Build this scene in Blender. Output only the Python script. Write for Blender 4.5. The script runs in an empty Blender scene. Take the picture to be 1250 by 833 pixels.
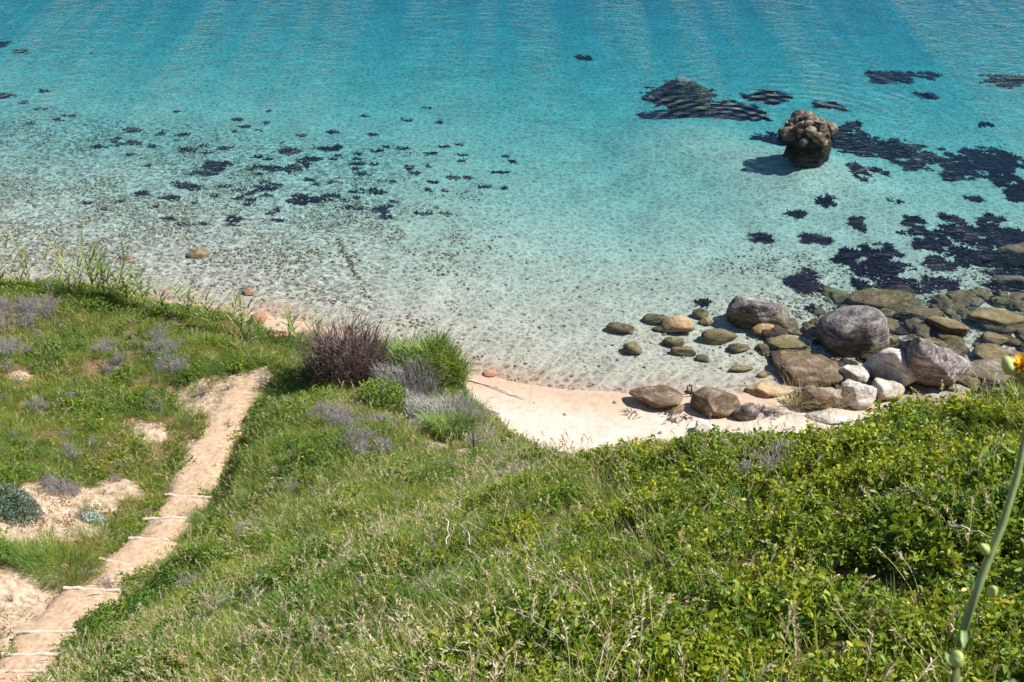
import bpy, math, random
import numpy as np
from mathutils import Vector, noise as mnoise

random.seed(7)
RNG = np.random.default_rng(11)
SC = bpy.context.scene
COL = SC.collection

# ------------------------------------------------------------------ camera, sky, sun, exposure
F_PX, CX, CY = 1404.0, 625.0, 416.5          # focal length in photograph pixels
PITCH = math.radians(36.0)
EYE = np.array([0.0, 0.0, 20.0])
cam_d = bpy.data.cameras.new("camera")
cam = bpy.data.objects.new("camera", cam_d)
COL.objects.link(cam)
cam.location = EYE
cam.rotation_euler = (math.pi / 2 - PITCH, 0, 0)
cam_d.sensor_width = 36.0
cam_d.lens = F_PX / 1250.0 * 36.0
cam_d.clip_start, cam_d.clip_end = 0.05, 1500.0
cam_d.dof.use_dof = True
cam_d.dof.focus_distance = 14.0
cam_d.dof.aperture_fstop = 13.0
SC.camera = cam

SUN_AZ, SUN_EL = math.radians(80.0), math.radians(48.0)
world = bpy.data.worlds.new("World")
SC.world = world
world.use_nodes = True
wn = world.node_tree.nodes
sky = wn.new("ShaderNodeTexSky")
sky.sky_type = 'NISHITA'
sky.sun_disc = False
sky.sun_elevation = SUN_EL
sky.sun_rotation = SUN_AZ
sky.dust_density = 0.0
sky.ozone_density = 4.0
world.node_tree.links.new(sky.outputs[0], wn["Background"].inputs[0])
wn["Background"].inputs[1].default_value = 0.072
sun_d = bpy.data.lights.new("sun", 'SUN')
sun_d.energy = 5.0
sun_d.angle = math.radians(0.5)
sun_d.color = (1.0, 0.955, 0.89)
sun = bpy.data.objects.new("sun", sun_d)
COL.objects.link(sun)
to_sun = Vector((math.sin(SUN_AZ) * math.cos(SUN_EL), math.cos(SUN_AZ) * math.cos(SUN_EL), math.sin(SUN_EL)))
sun.rotation_euler = to_sun.to_track_quat('Z', 'Y').to_euler()
sun.location = (40, 20, 60)
SC.view_settings.view_transform = 'Standard'
SC.view_settings.look = 'None'
SC.view_settings.exposure = 0.70
SC.view_settings.gamma = 1.0
SC.render.engine = 'CYCLES'
SC.cycles.max_bounces = 5
SC.cycles.diffuse_bounces = 3
SC.cycles.glossy_bounces = 2
SC.cycles.transparent_max_bounces = 8
SC.cycles.use_adaptive_sampling = True
SC.cycles.adaptive_threshold = 0.02
SC.cycles.caustics_reflective = False
SC.cycles.caustics_refractive = False
SC.cycles.use_denoising = True

# ------------------------------------------------------------------ helpers: rays, noise, splines
CP, SP = math.cos(PITCH), math.sin(PITCH)
def ray(u, v):
    a, b = (u - CX) / F_PX, (v - CY) / F_PX
    return np.array([a, CP - SP * b, -SP - CP * b])
def at_t(u, v, t):
    return EYE + ray(u, v) * t
def at_z(u, v, z):
    d = ray(u, v)
    return EYE + d * ((z - EYE[2]) / d[2])
def project(p):
    q = np.asarray(p) - EYE
    depth = q[..., 1] * CP - q[..., 2] * SP
    up = q[..., 1] * SP + q[..., 2] * CP
    return CX + F_PX * q[..., 0] / depth, CY - F_PX * up / depth, depth

def hash2(ix, iy, seed):
    h = (ix.astype(np.int64) * 374761393 + iy.astype(np.int64) * 668265263 + seed * 1442695041) & 0x7fffffff
    h = ((h ^ (h >> 13)) * 1274126177) & 0x7fffffff
    return ((h ^ (h >> 16)) & 0xffff) / 65535.0
def vnoise(x, y, seed=0):
    x, y = np.asarray(x, float), np.asarray(y, float)
    ix, iy = np.floor(x), np.floor(y)
    fx, fy = x - ix, y - iy
    fx, fy = fx * fx * (3 - 2 * fx), fy * fy * (3 - 2 * fy)
    a, b = hash2(ix, iy, seed), hash2(ix + 1, iy, seed)
    c, d = hash2(ix, iy + 1, seed), hash2(ix + 1, iy + 1, seed)
    return (a + (b - a) * fx) * (1 - fy) + (c + (d - c) * fx) * fy
def fbm(x, y, seed=0, octaves=4):
    s, amp, tot = 0.0, 1.0, 0.0
    for o in range(octaves):
        s = s + amp * vnoise(np.asarray(x) * 2 ** o, np.asarray(y) * 2 ** o, seed + o * 17)
        tot += amp
        amp *= 0.5
    return s / tot
def sstep(a, b, x):
    t = np.clip((np.asarray(x, float) - a) / (b - a), 0, 1)
    return t * t * (3 - 2 * t)

# ------------------------------------------------------------------ terrain shape
PATH_PX = [(20, 825, 16.4), (62, 775, 17.7), (112, 727, 19.2), (150, 692, 20.4), (188, 663, 21.5),
           (208, 637, 22.5), (235, 600, 23.9), (250, 560, 25.3), (258, 540, 25.9), (287, 500, 27.0),
           (297, 476, 27.7), (312, 460, 28.3)]
PATH = np.array([at_t(*p) for p in PATH_PX])
PATH = np.vstack([PATH[0] + (PATH[0] - PATH[2]) * 1.2, PATH])
HILL_PX = [(625, 833, 6.5), (900, 833, 5.4), (1250, 833, 4.7), (350, 833, 10.0), (150, 833, 13.6), (250, 750, 15.6),
           (450, 720, 12.4), (350, 650, 18.5), (450, 600, 19.6), (400, 500, 25.0), (350, 560, 22.8),
           (750, 700, 8.8), (600, 680, 12.2), (1000, 650, 8.3), (1200, 600, 8.0), (1000, 740, 6.7), (800, 620, 11.4),
           (1250, 480, 11.6), (1000, 530, 12.4), (800, 556, 14.4), (900, 560, 12.4), (700, 575, 16.6), (620, 566, 19.4),
           (560, 590, 19.6), (560, 535, 24.2), (500, 500, 26.3), (440, 470, 28.4), (540, 480, 28.2), (330, 430, 30.2),
           (250, 410, 30.6), (120, 380, 31.2), (0, 355, 31.6), (0, 420, 28.6), (0, 500, 25.6), (0, 600, 21.8),
           (0, 700, 19.2), (120, 500, 26.4), (120, 600, 23.2), (150, 440, 28.8), (-150, 600, 20.0), (-150, 450, 25.5),
           (-150, 360, 30.0), (-150, 800, 15.5)]
ctrl = [at_t(*p) for p in HILL_PX] + [p for p in PATH[1:]]
ctrl += [np.array(p, float) for p in [(0, 0, 18.3), (0.8, 1.0, 17.75), (-1.2, 1.0, 17.4), (0, -5, 20.0), (6, -4, 20.0), (7, 3, 17.0),
                                      (9, 9, 13.6), (14, 5, 16.0), (-6, 0, 14.5), (-14, 0, 12.5), (-22, 8, 10.5), (-24, 20, 6.5),
                                      (-24, 27, 4.0), (-12, 6, 9.4)]]
ctrl = np.array(ctrl)
def tps_fit(c, lam=0.02):
    n = len(c)
    d = np.hypot(c[:, None, 0] - c[None, :, 0], c[:, None, 1] - c[None, :, 1])
    K = np.where(d > 0, d * d * np.log(d + 1e-12), 0) + lam * np.eye(n)
    P = np.c_[np.ones(n), c[:, :2]]
    A = np.zeros((n + 3, n + 3))
    A[:n, :n], A[:n, n:], A[n:, :n] = K, P, P.T
    return np.linalg.solve(A, np.r_[c[:, 2], 0, 0, 0])
TW = tps_fit(ctrl)
def hill_raw(x, y):
    x, y = np.asarray(x, float), np.asarray(y, float)
    n = len(ctrl)
    z = TW[n] + TW[n + 1] * x + TW[n + 2] * y
    for i in range(n):
        d2 = (x - ctrl[i, 0]) ** 2 + (y - ctrl[i, 1]) ** 2
        z = z + TW[i] * 0.5 * d2 * np.log(d2 + 1e-12)
    return z

def polyline_dist(x, y, pts):
    """unsigned distance, arclength and side (positive = left of travel) of the nearest segment"""
    best = np.full(np.shape(x), 1e9)
    arc = np.zeros(np.shape(x))
    side = np.zeros(np.shape(x))
    s0 = 0.0
    for (ax, ay), (bx, by) in zip(pts[:-1], pts[1:]):
        dx, dy = bx - ax, by - ay
        L2 = dx * dx + dy * dy
        t = np.clip(((x - ax) * dx + (y - ay) * dy) / L2, 0, 1)
        px, py = x - ax - t * dx, y - ay - t * dy
        d = np.hypot(px, py)
        m = d < best
        best = np.where(m, d, best)
        arc = np.where(m, s0 + t * math.sqrt(L2), arc)
        side = np.where(m, np.sign(dx * (y - ay) - dy * (x - ax)), side)
        s0 += math.sqrt(L2)
    return best, arc, side

# brow of the slope, walked from the left (negative x) to the right: the sea is on its left side
BROW = [(-80, 24), (-40, 26.5), (-24, 27.0), (-14.4, 27.2), (-11.6, 26.9), (-8.5, 26.2), (-6.6, 25.6), (-5.0, 25.6), (-3.6, 25.4),
        (-2.2, 24.2), (-1.5, 22.6), (-1.1, 20.4), (-0.5, 17.6), (0.0, 15.0), (1.5, 11.2), (2.4, 9.5), (3.2, 8.5), (4.3, 8.3), (5.6, 8.9), (9, 9.4), (14, 10), (40, 14), (90, 20)]
SHORE = [(-220, 52), (-60, 40), (-30, 33.5)] + [tuple(at_z(u, v, 0)[:2]) for u, v in
         [(0, 338), (150, 358), (300, 386), (370, 400), (470, 424), (560, 448), (640, 468), (760, 484), (870, 478), (960, 472),
          (1050, 488), (1150, 492), (1250, 482)]] + [(24, 26), (45, 30), (90, 36), (220, 50)]
PATH_XY = [tuple(p[:2]) for p in PATH]
PATH_S = np.r_[0, np.cumsum(np.hypot(*np.diff(PATH[:, :2], axis=0).T))]
def path_z(s):
    return np.interp(s, PATH_S, PATH[:, 2])

SEA_ROCK_C = at_z(985, 172, 0.0)
SUB_ROCK_C = at_z(845, 128, 0.0)
LEFT_RING_C = at_z(5, 165, 0.0)
def shore_z(x, y):
    d, _, side = polyline_dist(x, y, SHORE)
    sd = d * np.where(side >= 0, 1, -1)                 # + seaward
    sd = sd + (fbm(x * 0.35, y * 0.35, 5) - 0.5) * 0.9
    sea_z = -(0.085 * np.clip(sd, 0, None) + 0.035 * np.clip(sd - 5, 0, 20))
    sea_z = np.maximum(sea_z, -6.5 + 0 * sd)
    land = 0.14 * np.clip(-sd, 0, 30)
    n = (fbm(x * 0.5, y * 0.5, 9) - 0.5) * 0.16 * sstep(0.5, 6, np.abs(sd))
    fine = (fbm(x * 2.3, y * 2.3, 31) - 0.5) * 0.05 * sstep(0.2, 1.2, -sd)
    for (cx_, cy_), hh_, rr_ in (((SEA_ROCK_C[0], SEA_ROCK_C[1]), 0.75, 3.2), ((SUB_ROCK_C[0], SUB_ROCK_C[1]), 0.6, 3.0)):
        n = n + hh_ * np.exp(-((x - cx_) ** 2 + (y - cy_) ** 2) / (rr_ * rr_))
    return np.where(sd > 0, sea_z, land) + n + fine, sd
def hill_weight(x, y):
    d, _, side = polyline_dist(x, y, BROW)
    s = d * np.where(side >= 0, 1, -1)                  # + seaward of the brow
    h = np.clip(hill_raw(x, y), 0.3, 30)
    w = 0.5 + 0.5 * h
    s = s + (fbm(x * 0.8, y * 0.8, 77) - 0.5) * 0.8
    return 1 - sstep(0.0, 1.0, s / w), s
def terrain(x, y):
    x, y = np.asarray(x, float), np.asarray(y, float)
    zs, sd = shore_z(x, y)
    w, s = hill_weight(x, y)
    h = np.clip(hill_raw(x, y), 0.3, 30)
    pd, arc, _ = polyline_dist(x, y, PATH_XY)
    bumps = (fbm(x * 0.75, y * 0.75, 3) - 0.5) * 0.55 + (fbm(x * 2.2, y * 2.2, 41) - 0.5) * 0.16
    onpath = 1 - sstep(0.55, 1.35, pd)
    h = h + bumps * (1 - onpath)
    h = h * (1 - onpath) + (path_z(arc) - 0.10) * onpath
    z = zs * (1 - w) + np.maximum(h, zs) * w
    return z
gx = np.unique(np.round(np.r_[np.linspace(-220, -60, 18), np.linspace(-60, -20, 40), np.arange(-20, 20.01, 0.14), np.linspace(20, 60, 40), np.linspace(60, 220, 18)], 4))
gy = np.unique(np.round(np.r_[np.linspace(-40, 0, 20), np.arange(0, 32.01, 0.14), np.arange(32, 62, 0.35), np.linspace(62, 300, 40)], 4))
X, Y = np.meshgrid(gx, gy)
Z = terrain(X, Y)
W, S_BROW = hill_weight(X, Y)
_, SD = shore_z(X, Y)
def lookup(A, x, y):
    x, y = np.asarray(x, float), np.asarray(y, float)
    i = np.clip(np.searchsorted(gx, x) - 1, 0, len(gx) - 2)
    j = np.clip(np.searchsorted(gy, y) - 1, 0, len(gy) - 2)
    fx, fy = (x - gx[i]) / (gx[i + 1] - gx[i]), (y - gy[j]) / (gy[j + 1] - gy[j])
    return (A[j, i] * (1 - fx) + A[j, i + 1] * fx) * (1 - fy) + (A[j + 1, i] * (1 - fx) + A[j + 1, i + 1] * fx) * fy
exact_terrain, exact_hill_weight = terrain, hill_weight
def terrain(x, y):
    return lookup(Z, x, y)
def hill_weight(x, y):
    return lookup(W, x, y), lookup(S_BROW, x, y)
def hit(u, v, lift=0.0):
    d = ray(u, v)
    t = np.linspace(2.0, 90, 1800)
    p = EYE[None] + d[None] * t[:, None]
    below = p[:, 2] < terrain(p[:, 0], p[:, 1]) + lift
    i = int(np.argmax(below)) if below.any() else -1
    return p[i]

# ------------------------------------------------------------------ material helpers
def material(name):
    m = bpy.data.materials.new(name)
    m.use_nodes = True
    nt = m.node_tree
    return m, nt, nt.nodes, nt.links, nt.nodes["Principled BSDF"]
def N(nt, kind, **kw):
    n = nt.nodes.new(kind)
    for k, v in kw.items():
        if k.startswith("i_"):
            n.inputs[k[2:].replace("_", " ")].default_value = v
        else:
            setattr(n, k, v)
    return n
def ramp(nt, fac, stops):
    r = nt.nodes.new("ShaderNodeValToRGB")
    e = r.color_ramp.elements
    while len(e) > 1:
        e.remove(e[-1])
    for i, (p, c) in enumerate(stops):
        el = e[0] if i == 0 else e.new(p)
        el.position = p
        el.color = (*c, 1) if len(c) == 3 else c
    nt.links.new(fac, r.inputs[0])
    return r.outputs[0]
def mixc(nt, fac, a, b, mode='MIX'):
    m = nt.nodes.new("ShaderNodeMix")
    m.data_type, m.blend_type = 'RGBA', mode
    for sock, val in ((0, fac), (6, a), (7, b)):
        if hasattr(val, "is_linked"):
            nt.links.new(val, m.inputs[sock])
        elif sock == 0:
            m.inputs[0].default_value = val
        else:
            m.inputs[sock].default_value = (*val, 1)
    return m.outputs[2]
def math_(nt, op, a, b=None, clamp=False):
    m = nt.nodes.new("ShaderNodeMath")
    m.operation, m.use_clamp = op, clamp
    for i, v in enumerate((a, b)):
        if v is None:
            continue
        if hasattr(v, "is_linked"):
            nt.links.new(v, m.inputs[i])
        else:
            m.inputs[i].default_value = v
    return m.outputs[0]
def noise_tex(nt, scale, vec=None, detail=4, rough=0.55, dist=0.0):
    n = N(nt, "ShaderNodeTexNoise")
    n.inputs["Scale"].default_value = scale
    n.inputs["Detail"].default_value = detail
    n.inputs["Roughness"].default_value = rough
    n.inputs["Distortion"].default_value = dist
    if vec is not None:
        nt.links.new(vec, n.inputs["Vector"])
    return n.outputs[0]
def world_pos(nt):
    return N(nt, "ShaderNodeNewGeometry").outputs["Position"]

def ground_material():
    m, nt, nodes, L, b = material("slope_soil")
    pos = world_pos(nt)
    n1, n2, n3 = noise_tex(nt, 0.9, pos), noise_tex(nt, 9, pos, 6, 0.65), noise_tex(nt, 42, pos, 4, 0.7)
    soil = ramp(nt, n2, [(0.3, (0.24, 0.15, 0.085)), (0.5, (0.46, 0.34, 0.23)), (0.7, (0.63, 0.53, 0.40))])
    litter = ramp(nt, n3, [(0.3, (0.10, 0.065, 0.035)), (0.6, (0.25, 0.15, 0.08)), (0.8, (0.42, 0.30, 0.17))])
    a = N(nt, "ShaderNodeAttribute", attribute_name="bare")
    f = math_(nt, 'ADD', a.outputs["Fac"], math_(nt, 'MULTIPLY', math_(nt, 'SUBTRACT', n2, 0.5), 0.8))
    c = mixc(nt, ramp(nt, f, [(0.3, (0, 0, 0)), (0.6, (1, 1, 1))]), litter, soil)
    L.new(c, b.inputs["Base Color"])
    b.inputs["Roughness"].default_value = 0.95
    bu = N(nt, "ShaderNodeBump", i_Strength=0.9, i_Distance=0.03)
    L.new(n3, bu.inputs["Height"])
    L.new(bu.outputs[0], b.inputs["Normal"])
    return m
def sand_material(name, seabed):
    m, nt, nodes, L, b = material(name)
    pos = world_pos(nt)
    n1 = noise_tex(nt, 0.6, pos, 5)
    n2 = noise_tex(nt, 5.0, pos, 6, 0.7)
    n3 = noise_tex(nt, 38, pos, 3, 0.7)
    if seabed:
        base = ramp(nt, n1, [(0.3, (0.44, 0.41, 0.33)), (0.65, (0.58, 0.54, 0.44))])
        att = N(nt, "ShaderNodeAttribute", attribute_name="shingle").outputs["Fac"]
        v = N(nt, "ShaderNodeTexVoronoi")
        v.inputs["Scale"].default_value = 7.5
        L.new(pos, v.inputs["Vector"])
        peb = ramp(nt, N_sep(nt, v.outputs["Color"]), [(0.15, (0.17, 0.16, 0.12)), (0.5, (0.36, 0.34, 0.27)), (0.85, (0.62, 0.60, 0.52))])
        f = math_(nt, 'MULTIPLY', att, ramp(nt, n2, [(0.38, (0, 0, 0)), (0.56, (1, 1, 1))]))
        base = mixc(nt, f, base, peb)
        sx = N(nt, "ShaderNodeSeparateXYZ")
        L.new(pos, sx.inputs[0])
        hz = math_(nt, 'ADD', sx.outputs[2], math_(nt, 'MULTIPLY', math_(nt, 'SUBTRACT', n1, 0.5), 0.35))
        wetsand = ramp(nt, n2, [(0.25, (0.385, 0.266, 0.18)), (0.55, (0.49, 0.36, 0.254)), (0.8, (0.558, 0.432, 0.316))])
        base = mixc(nt, ramp(nt, math_(nt, 'ADD', hz, 0.5), [(0.41, (0, 0, 0)), (0.53, (1, 1, 1))]), base, wetsand)
        L.new(base, b.inputs["Base Color"])
    else:
        base = ramp(nt, n2, [(0.25, (0.47, 0.37, 0.29)), (0.55, (0.60, 0.50, 0.41)), (0.8, (0.68, 0.60, 0.51))])
        sx = N(nt, "ShaderNodeSeparateXYZ")
        L.new(pos, sx.inputs[0])
        h = math_(nt, 'ADD', sx.outputs[2], math_(nt, 'MULTIPLY', math_(nt, 'SUBTRACT', n1, 0.5), 0.35))
        wet = ramp(nt, h, [(0.06, (1, 1, 1)), (0.22, (0, 0, 0))])
        base = mixc(nt, wet, base, mixc(nt, 1.0, base, (0.82, 0.72, 0.62), 'MULTIPLY'))
        L.new(base, b.inputs["Base Color"])
    b.inputs["Roughness"].default_value = 0.9
    bu = N(nt, "ShaderNodeBump", i_Strength=0.7, i_Distance=0.03)
    L.new(math_(nt, 'ADD', n2, math_(nt, 'MULTIPLY', n3, 0.4)), bu.inputs["Height"])
    L.new(bu.outputs[0], b.inputs["Normal"])
    return m
def N_sep(nt, colour):
    s = N(nt, "ShaderNodeSeparateColor")
    nt.links.new(colour, s.inputs[0])
    return s.outputs[0]

def leaf_material(name, stops, trans=0.4, patch=0.5, rough=0.42, gloss=0.25, patch_col=(1.25, 1.1, 0.7), patch_lo=(0.75, 0.85, 0.9)):
    m, nt, nodes, L, b = material(name)
    g = N(nt, "ShaderNodeNewGeometry")
    oi = N(nt, "ShaderNodeObjectInfo")
    r = math_(nt, 'ADD', math_(nt, 'MULTIPLY', g.outputs["Random Per Island"], 0.6), math_(nt, 'MULTIPLY', oi.outputs["Random"], 0.4))
    c = ramp(nt, r, stops)
    pn = noise_tex(nt, patch, g.outputs["Position"], 4, 0.6)
    tint = ramp(nt, pn, [(0.35, patch_lo), (0.65, patch_col)])
    c = mixc(nt, 1.0, c, tint, 'MULTIPLY')
    L.new(c, b.inputs["Base Color"])
    b.inputs["Roughness"].default_value = rough
    b.inputs["Specular IOR Level"].default_value = gloss
    tr = N(nt, "ShaderNodeBsdfTranslucent")
    L.new(mixc(nt, 1.0, c, (1.35, 1.3, 0.6), 'MULTIPLY'), tr.inputs[0])
    mx = N(nt, "ShaderNodeMixShader")
    mx.inputs[0].default_value = trans
    L.new(b.outputs[0], mx.inputs[1])
    L.new(tr.outputs[0], mx.inputs[2])
    L.new(mx.outputs[0], nodes["Material Output"].inputs[0])
    return m
def rock_material(name, dark, mid, light, weed=(0.16, 0.125, 0.05), band=2.2, stain=0.55):
    m, nt, nodes, L, b = material(name)
    tc = N(nt, "ShaderNodeTexCoord")
    pos = world_pos(nt)
    mp = N(nt, "ShaderNodeMapping")
    L.new(pos, mp.inputs[0])
    mp.inputs["Rotation"].default_value = (0.5, 0.7, 0.3)
    mp.inputs["Scale"].default_value = (1, 1, 5)
    n1 = noise_tex(nt, band, mp.outputs[0], 6, 0.6, 0.6)
    n2 = noise_tex(nt, 3.0, pos, 5, 0.62)
    n3 = noise_tex(nt, 16, pos, 6, 0.7)
    f = math_(nt, 'ADD', math_(nt, 'MULTIPLY', n1, 0.42), math_(nt, 'ADD', math_(nt, 'MULTIPLY', n2, 0.26), math_(nt, 'MULTIPLY', n3, 0.32)))
    c = ramp(nt, f, [(0.36, dark), (0.48, mid), (0.60, light)])
    crack = N(nt, "ShaderNodeTexVoronoi", feature='DISTANCE_TO_EDGE')
    crack.inputs["Scale"].default_value = 1.0
    L.new(mixc(nt, 0.5, pos, N_col(nt, 1.5, pos)), crack.inputs["Vector"])
    ck = ramp(nt, crack.outputs["Distance"], [(0.0, (0.35, 0.33, 0.3)), (0.025, (1, 1, 1))])
    c = mixc(nt, 0.30, c, ck, 'MULTIPLY')
    sx = N(nt, "ShaderNodeSeparateXYZ")
    L.new(pos, sx.inputs[0])
    h = math_(nt, 'ADD', sx.outputs[2], math_(nt, 'MULTIPLY', math_(nt, 'SUBTRACT', n2, 0.5), 0.9))
    wet = ramp(nt, h, [(0.05, (stain,) * 3), (0.38, (0, 0, 0))])
    c = mixc(nt, wet, c, weed)
    L.new(c, b.inputs["Base Color"])
    b.inputs["Roughness"].default_value = 0.85
    b.inputs["Specular IOR Level"].default_value = 0.25
    bu = N(nt, "ShaderNodeBump", i_Strength=0.8, i_Distance=0.06)
    hh = math_(nt, 'ADD', math_(nt, 'MULTIPLY', n1, 0.8), math_(nt, 'ADD', math_(nt, 'MULTIPLY', n3, 0.5), math_(nt, 'MULTIPLY', N_sep(nt, ck), 0.2)))
    L.new(hh, bu.inputs["Height"])
    L.new(bu.outputs[0], b.inputs["Normal"])
    return m
def N_col(nt, scale, vec):
    n = N(nt, "ShaderNodeTexNoise")
    n.inputs["Scale"].default_value = scale
    nt.links.new(vec, n.inputs["Vector"])
    return n.outputs[1]
def plain_material(name, stops, scale=8.0, rough=0.8, bump=0.4):
    m, nt, nodes, L, b = material(name)
    pos = world_pos(nt)
    n = noise_tex(nt, scale, pos, 6, 0.65)
    L.new(ramp(nt, n, stops), b.inputs["Base Color"])
    b.inputs["Roughness"].default_value = rough
    bu = N(nt, "ShaderNodeBump", i_Strength=bump, i_Distance=0.01)
    L.new(noise_tex(nt, scale * 6, pos, 4), bu.inputs["Height"])
    L.new(bu.outputs[0], b.inputs["Normal"])
    return m

def sea_material():
    m, nt, nodes, L, b = material("clear_sea_water")
    nodes.remove(b)
    pos = world_pos(nt)
    flat = N(nt, "ShaderNodeVectorMath", operation='MULTIPLY')
    flat.inputs[1].default_value = (1, 1, 0)
    L.new(pos, flat.inputs[0])
    p = flat.outputs[0]
    # wind ripples, long across the swell
    def wavelets(scale, rotz, sx, sy, detail=2, dist=0.4):
        mp = N(nt, "ShaderNodeMapping")
        mp.inputs["Rotation"].default_value = (0, 0, rotz)
        mp.inputs["Scale"].default_value = (sx, sy, 1)
        L.new(p, mp.inputs[0])
        return noise_tex(nt, scale, mp.outputs[0], detail, 0.5, dist)
    w1 = wavelets(1.6, 0.35, 0.7, 1.3)
    w2 = wavelets(3.6, -0.45, 0.75, 1.25)
    w3 = wavelets(8.0, 0.1, 0.8, 1.2, 1)
    w4 = wavelets(15.0, -0.2, 0.9, 1.1, 1)
    h = math_(nt, 'ADD', math_(nt, 'MULTIPLY', w1, 0.045), math_(nt, 'ADD', math_(nt, 'MULTIPLY', w2, 0.026), math_(nt, 'ADD', math_(nt, 'MULTIPLY', w3, 0.014), math_(nt, 'MULTIPLY', w4, 0.006))))
    # patches of calmer and rougher water: long lanes left by the wind
    lane = N(nt, "ShaderNodeMapping")
    lane.inputs["Rotation"].default_value = (0, 0, math.radians(4))
    lane.inputs["Scale"].default_value = (0.42, 0.022, 1)
    L.new(p, lane.inputs[0])
    lanes = ramp(nt, noise_tex(nt, 1.0, lane.outputs[0], 3, 0.5), [(0.40, (0.5,) * 3), (0.60, (1.9,) * 3)])
    h = math_(nt, 'MULTIPLY', h, lanes)
    # rings running out from the rocks
    for c, k, r0, r1, r2, amp, ph in ((SEA_ROCK_C, 11.5, 1.2, 3.0, 10.5, 0.016, 0.0), (SUB_ROCK_C - np.array([-1.0, 2.5, 0]), 13.0, 1.2, 2.0, 5.5, 0.016, 1.0),
                                      (LEFT_RING_C, 12.0, 1.0, 1.5, 6.0, 0.016, 0.5)):
        sub = N(nt, "ShaderNodeVectorMath", operation='SUBTRACT')
        sub.inputs[1].default_value = (c[0], c[1], 0)
        L.new(p, sub.inputs[0])
        ln = N(nt, "ShaderNodeVectorMath", operation='LENGTH')
        L.new(sub.outputs[0], ln.inputs[0])
        wob = math_(nt, 'ADD', ln.outputs["Value"], math_(nt, 'MULTIPLY', noise_tex(nt, 0.5, p, 2), 0.8))
        s = math_(nt, 'SINE', math_(nt, 'MULTIPLY', wob, k))
        env = ramp(nt, math_(nt, 'DIVIDE', ln.outputs["Value"], 14.0), [(r0 / 14, (0, 0, 0)), (r1 / 14, (1, 1, 1)), (r2 * 0.6 / 14, (0.7,) * 3), (r2 / 14, (0, 0, 0))])
        env = math_(nt, 'MULTIPLY', env, ramp(nt, noise_tex(nt, 0.28, p, 2), [(0.38, (0.15,) * 3), (0.58, (1, 1, 1))]))
        h = math_(nt, 'ADD', h, math_(nt, 'MULTIPLY', math_(nt, 'MULTIPLY', s, env), amp))
    bu = N(nt, "ShaderNodeBump", i_Strength=1.0, i_Distance=1.0)
    L.new(h, bu.inputs["Height"])
    nrm = bu.outputs[0]
    lw = N(nt, "ShaderNodeLayerWeight")
    lw.inputs["Blend"].default_value = 0.5
    L.new(nrm, lw.inputs["Normal"])
    f5 = math_(nt, 'POWER', lw.outputs["Facing"], 5.0)
    fres = math_(nt, 'ADD', math_(nt, 'MULTIPLY', f5, 0.98), 0.02, True)
    # caustic light pattern painted into the transparent colour, independent of the wavelets
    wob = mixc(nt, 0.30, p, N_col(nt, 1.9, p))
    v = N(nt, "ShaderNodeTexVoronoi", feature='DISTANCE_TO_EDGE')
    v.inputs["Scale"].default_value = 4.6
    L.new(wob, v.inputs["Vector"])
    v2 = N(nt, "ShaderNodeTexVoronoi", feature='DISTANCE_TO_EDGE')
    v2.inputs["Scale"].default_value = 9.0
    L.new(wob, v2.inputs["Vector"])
    caustic_net = math_(nt, 'MINIMUM', v.outputs["Distance"], math_(nt, 'ADD', math_(nt, 'MULTIPLY', v2.outputs["Distance"], 1.1), 0.02))
    tint = ramp(nt, caustic_net, [(0.0, (1, 1, 1)), (0.06, (0.84,) * 3), (0.26, (0.52,) * 3)])
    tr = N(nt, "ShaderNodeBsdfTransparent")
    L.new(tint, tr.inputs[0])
    gl = N(nt, "ShaderNodeBsdfGlossy")
    gl.inputs["Roughness"].default_value = 0.10
    L.new(nrm, gl.inputs["Normal"])
    mx = N(nt, "ShaderNodeMixShader")
    L.new(fres, mx.inputs[0])
    L.new(tr.outputs[0], mx.inputs[1])
    L.new(gl.outputs[0], mx.inputs[2])
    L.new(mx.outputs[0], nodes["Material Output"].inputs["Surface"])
    va = N(nt, "ShaderNodeVolumeAbsorption")
    k = (0.255, 0.062, 0.034)
    dens = 0.5
    va.inputs["Color"].default_value = (1 - k[0] / dens, 1 - k[1] / dens, 1 - k[2] / dens, 1)
    va.inputs["Density"].default_value = dens
    L.new(va.outputs[0], nodes["Material Output"].inputs["Volume"])
    return m

M = {}
M['soil'] = ground_material()
M['sand'] = sand_material("beach_sand", False)
M['seabed'] = sand_material("seabed_sand", True)
M['sea'] = sea_material()
M['leafy'] = leaf_material("broad_leaf", [(0.0, (0.05, 0.10, 0.012)), (0.35, (0.155, 0.235, 0.02)), (0.7, (0.29, 0.345, 0.03)), (0.93, (0.42, 0.42, 0.05)), (1.0, (0.46, 0.25, 0.07))], 0.28, 0.55)
M['herb'] = leaf_material("herb_leaf", [(0.0, (0.05, 0.11, 0.02)), (0.5, (0.13, 0.23, 0.035)), (0.9, (0.22, 0.32, 0.05)), (1.0, (0.38, 0.30, 0.12))], 0.28, 0.4)
M['grass'] = leaf_material("grass_blade", [(0.0, (0.08, 0.16, 0.025)), (0.45, (0.18, 0.28, 0.045)), (0.68, (0.31, 0.37, 0.09)), (0.9, (0.50, 0.46, 0.22)), (1.0, (0.62, 0.54, 0.33))], 0.35, 0.6, patch_col=(1.3, 1.1, 0.9), patch_lo=(0.62, 0.78, 0.75))
M['straw'] = leaf_material("dry_straw", [(0.0, (0.40, 0.33, 0.17)), (0.6, (0.60, 0.53, 0.33)), (1.0, (0.76, 0.70, 0.52))], 0.25, 0.4, patch_col=(1, 1, 1), patch_lo=(0.85, 0.85, 0.85))
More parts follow.
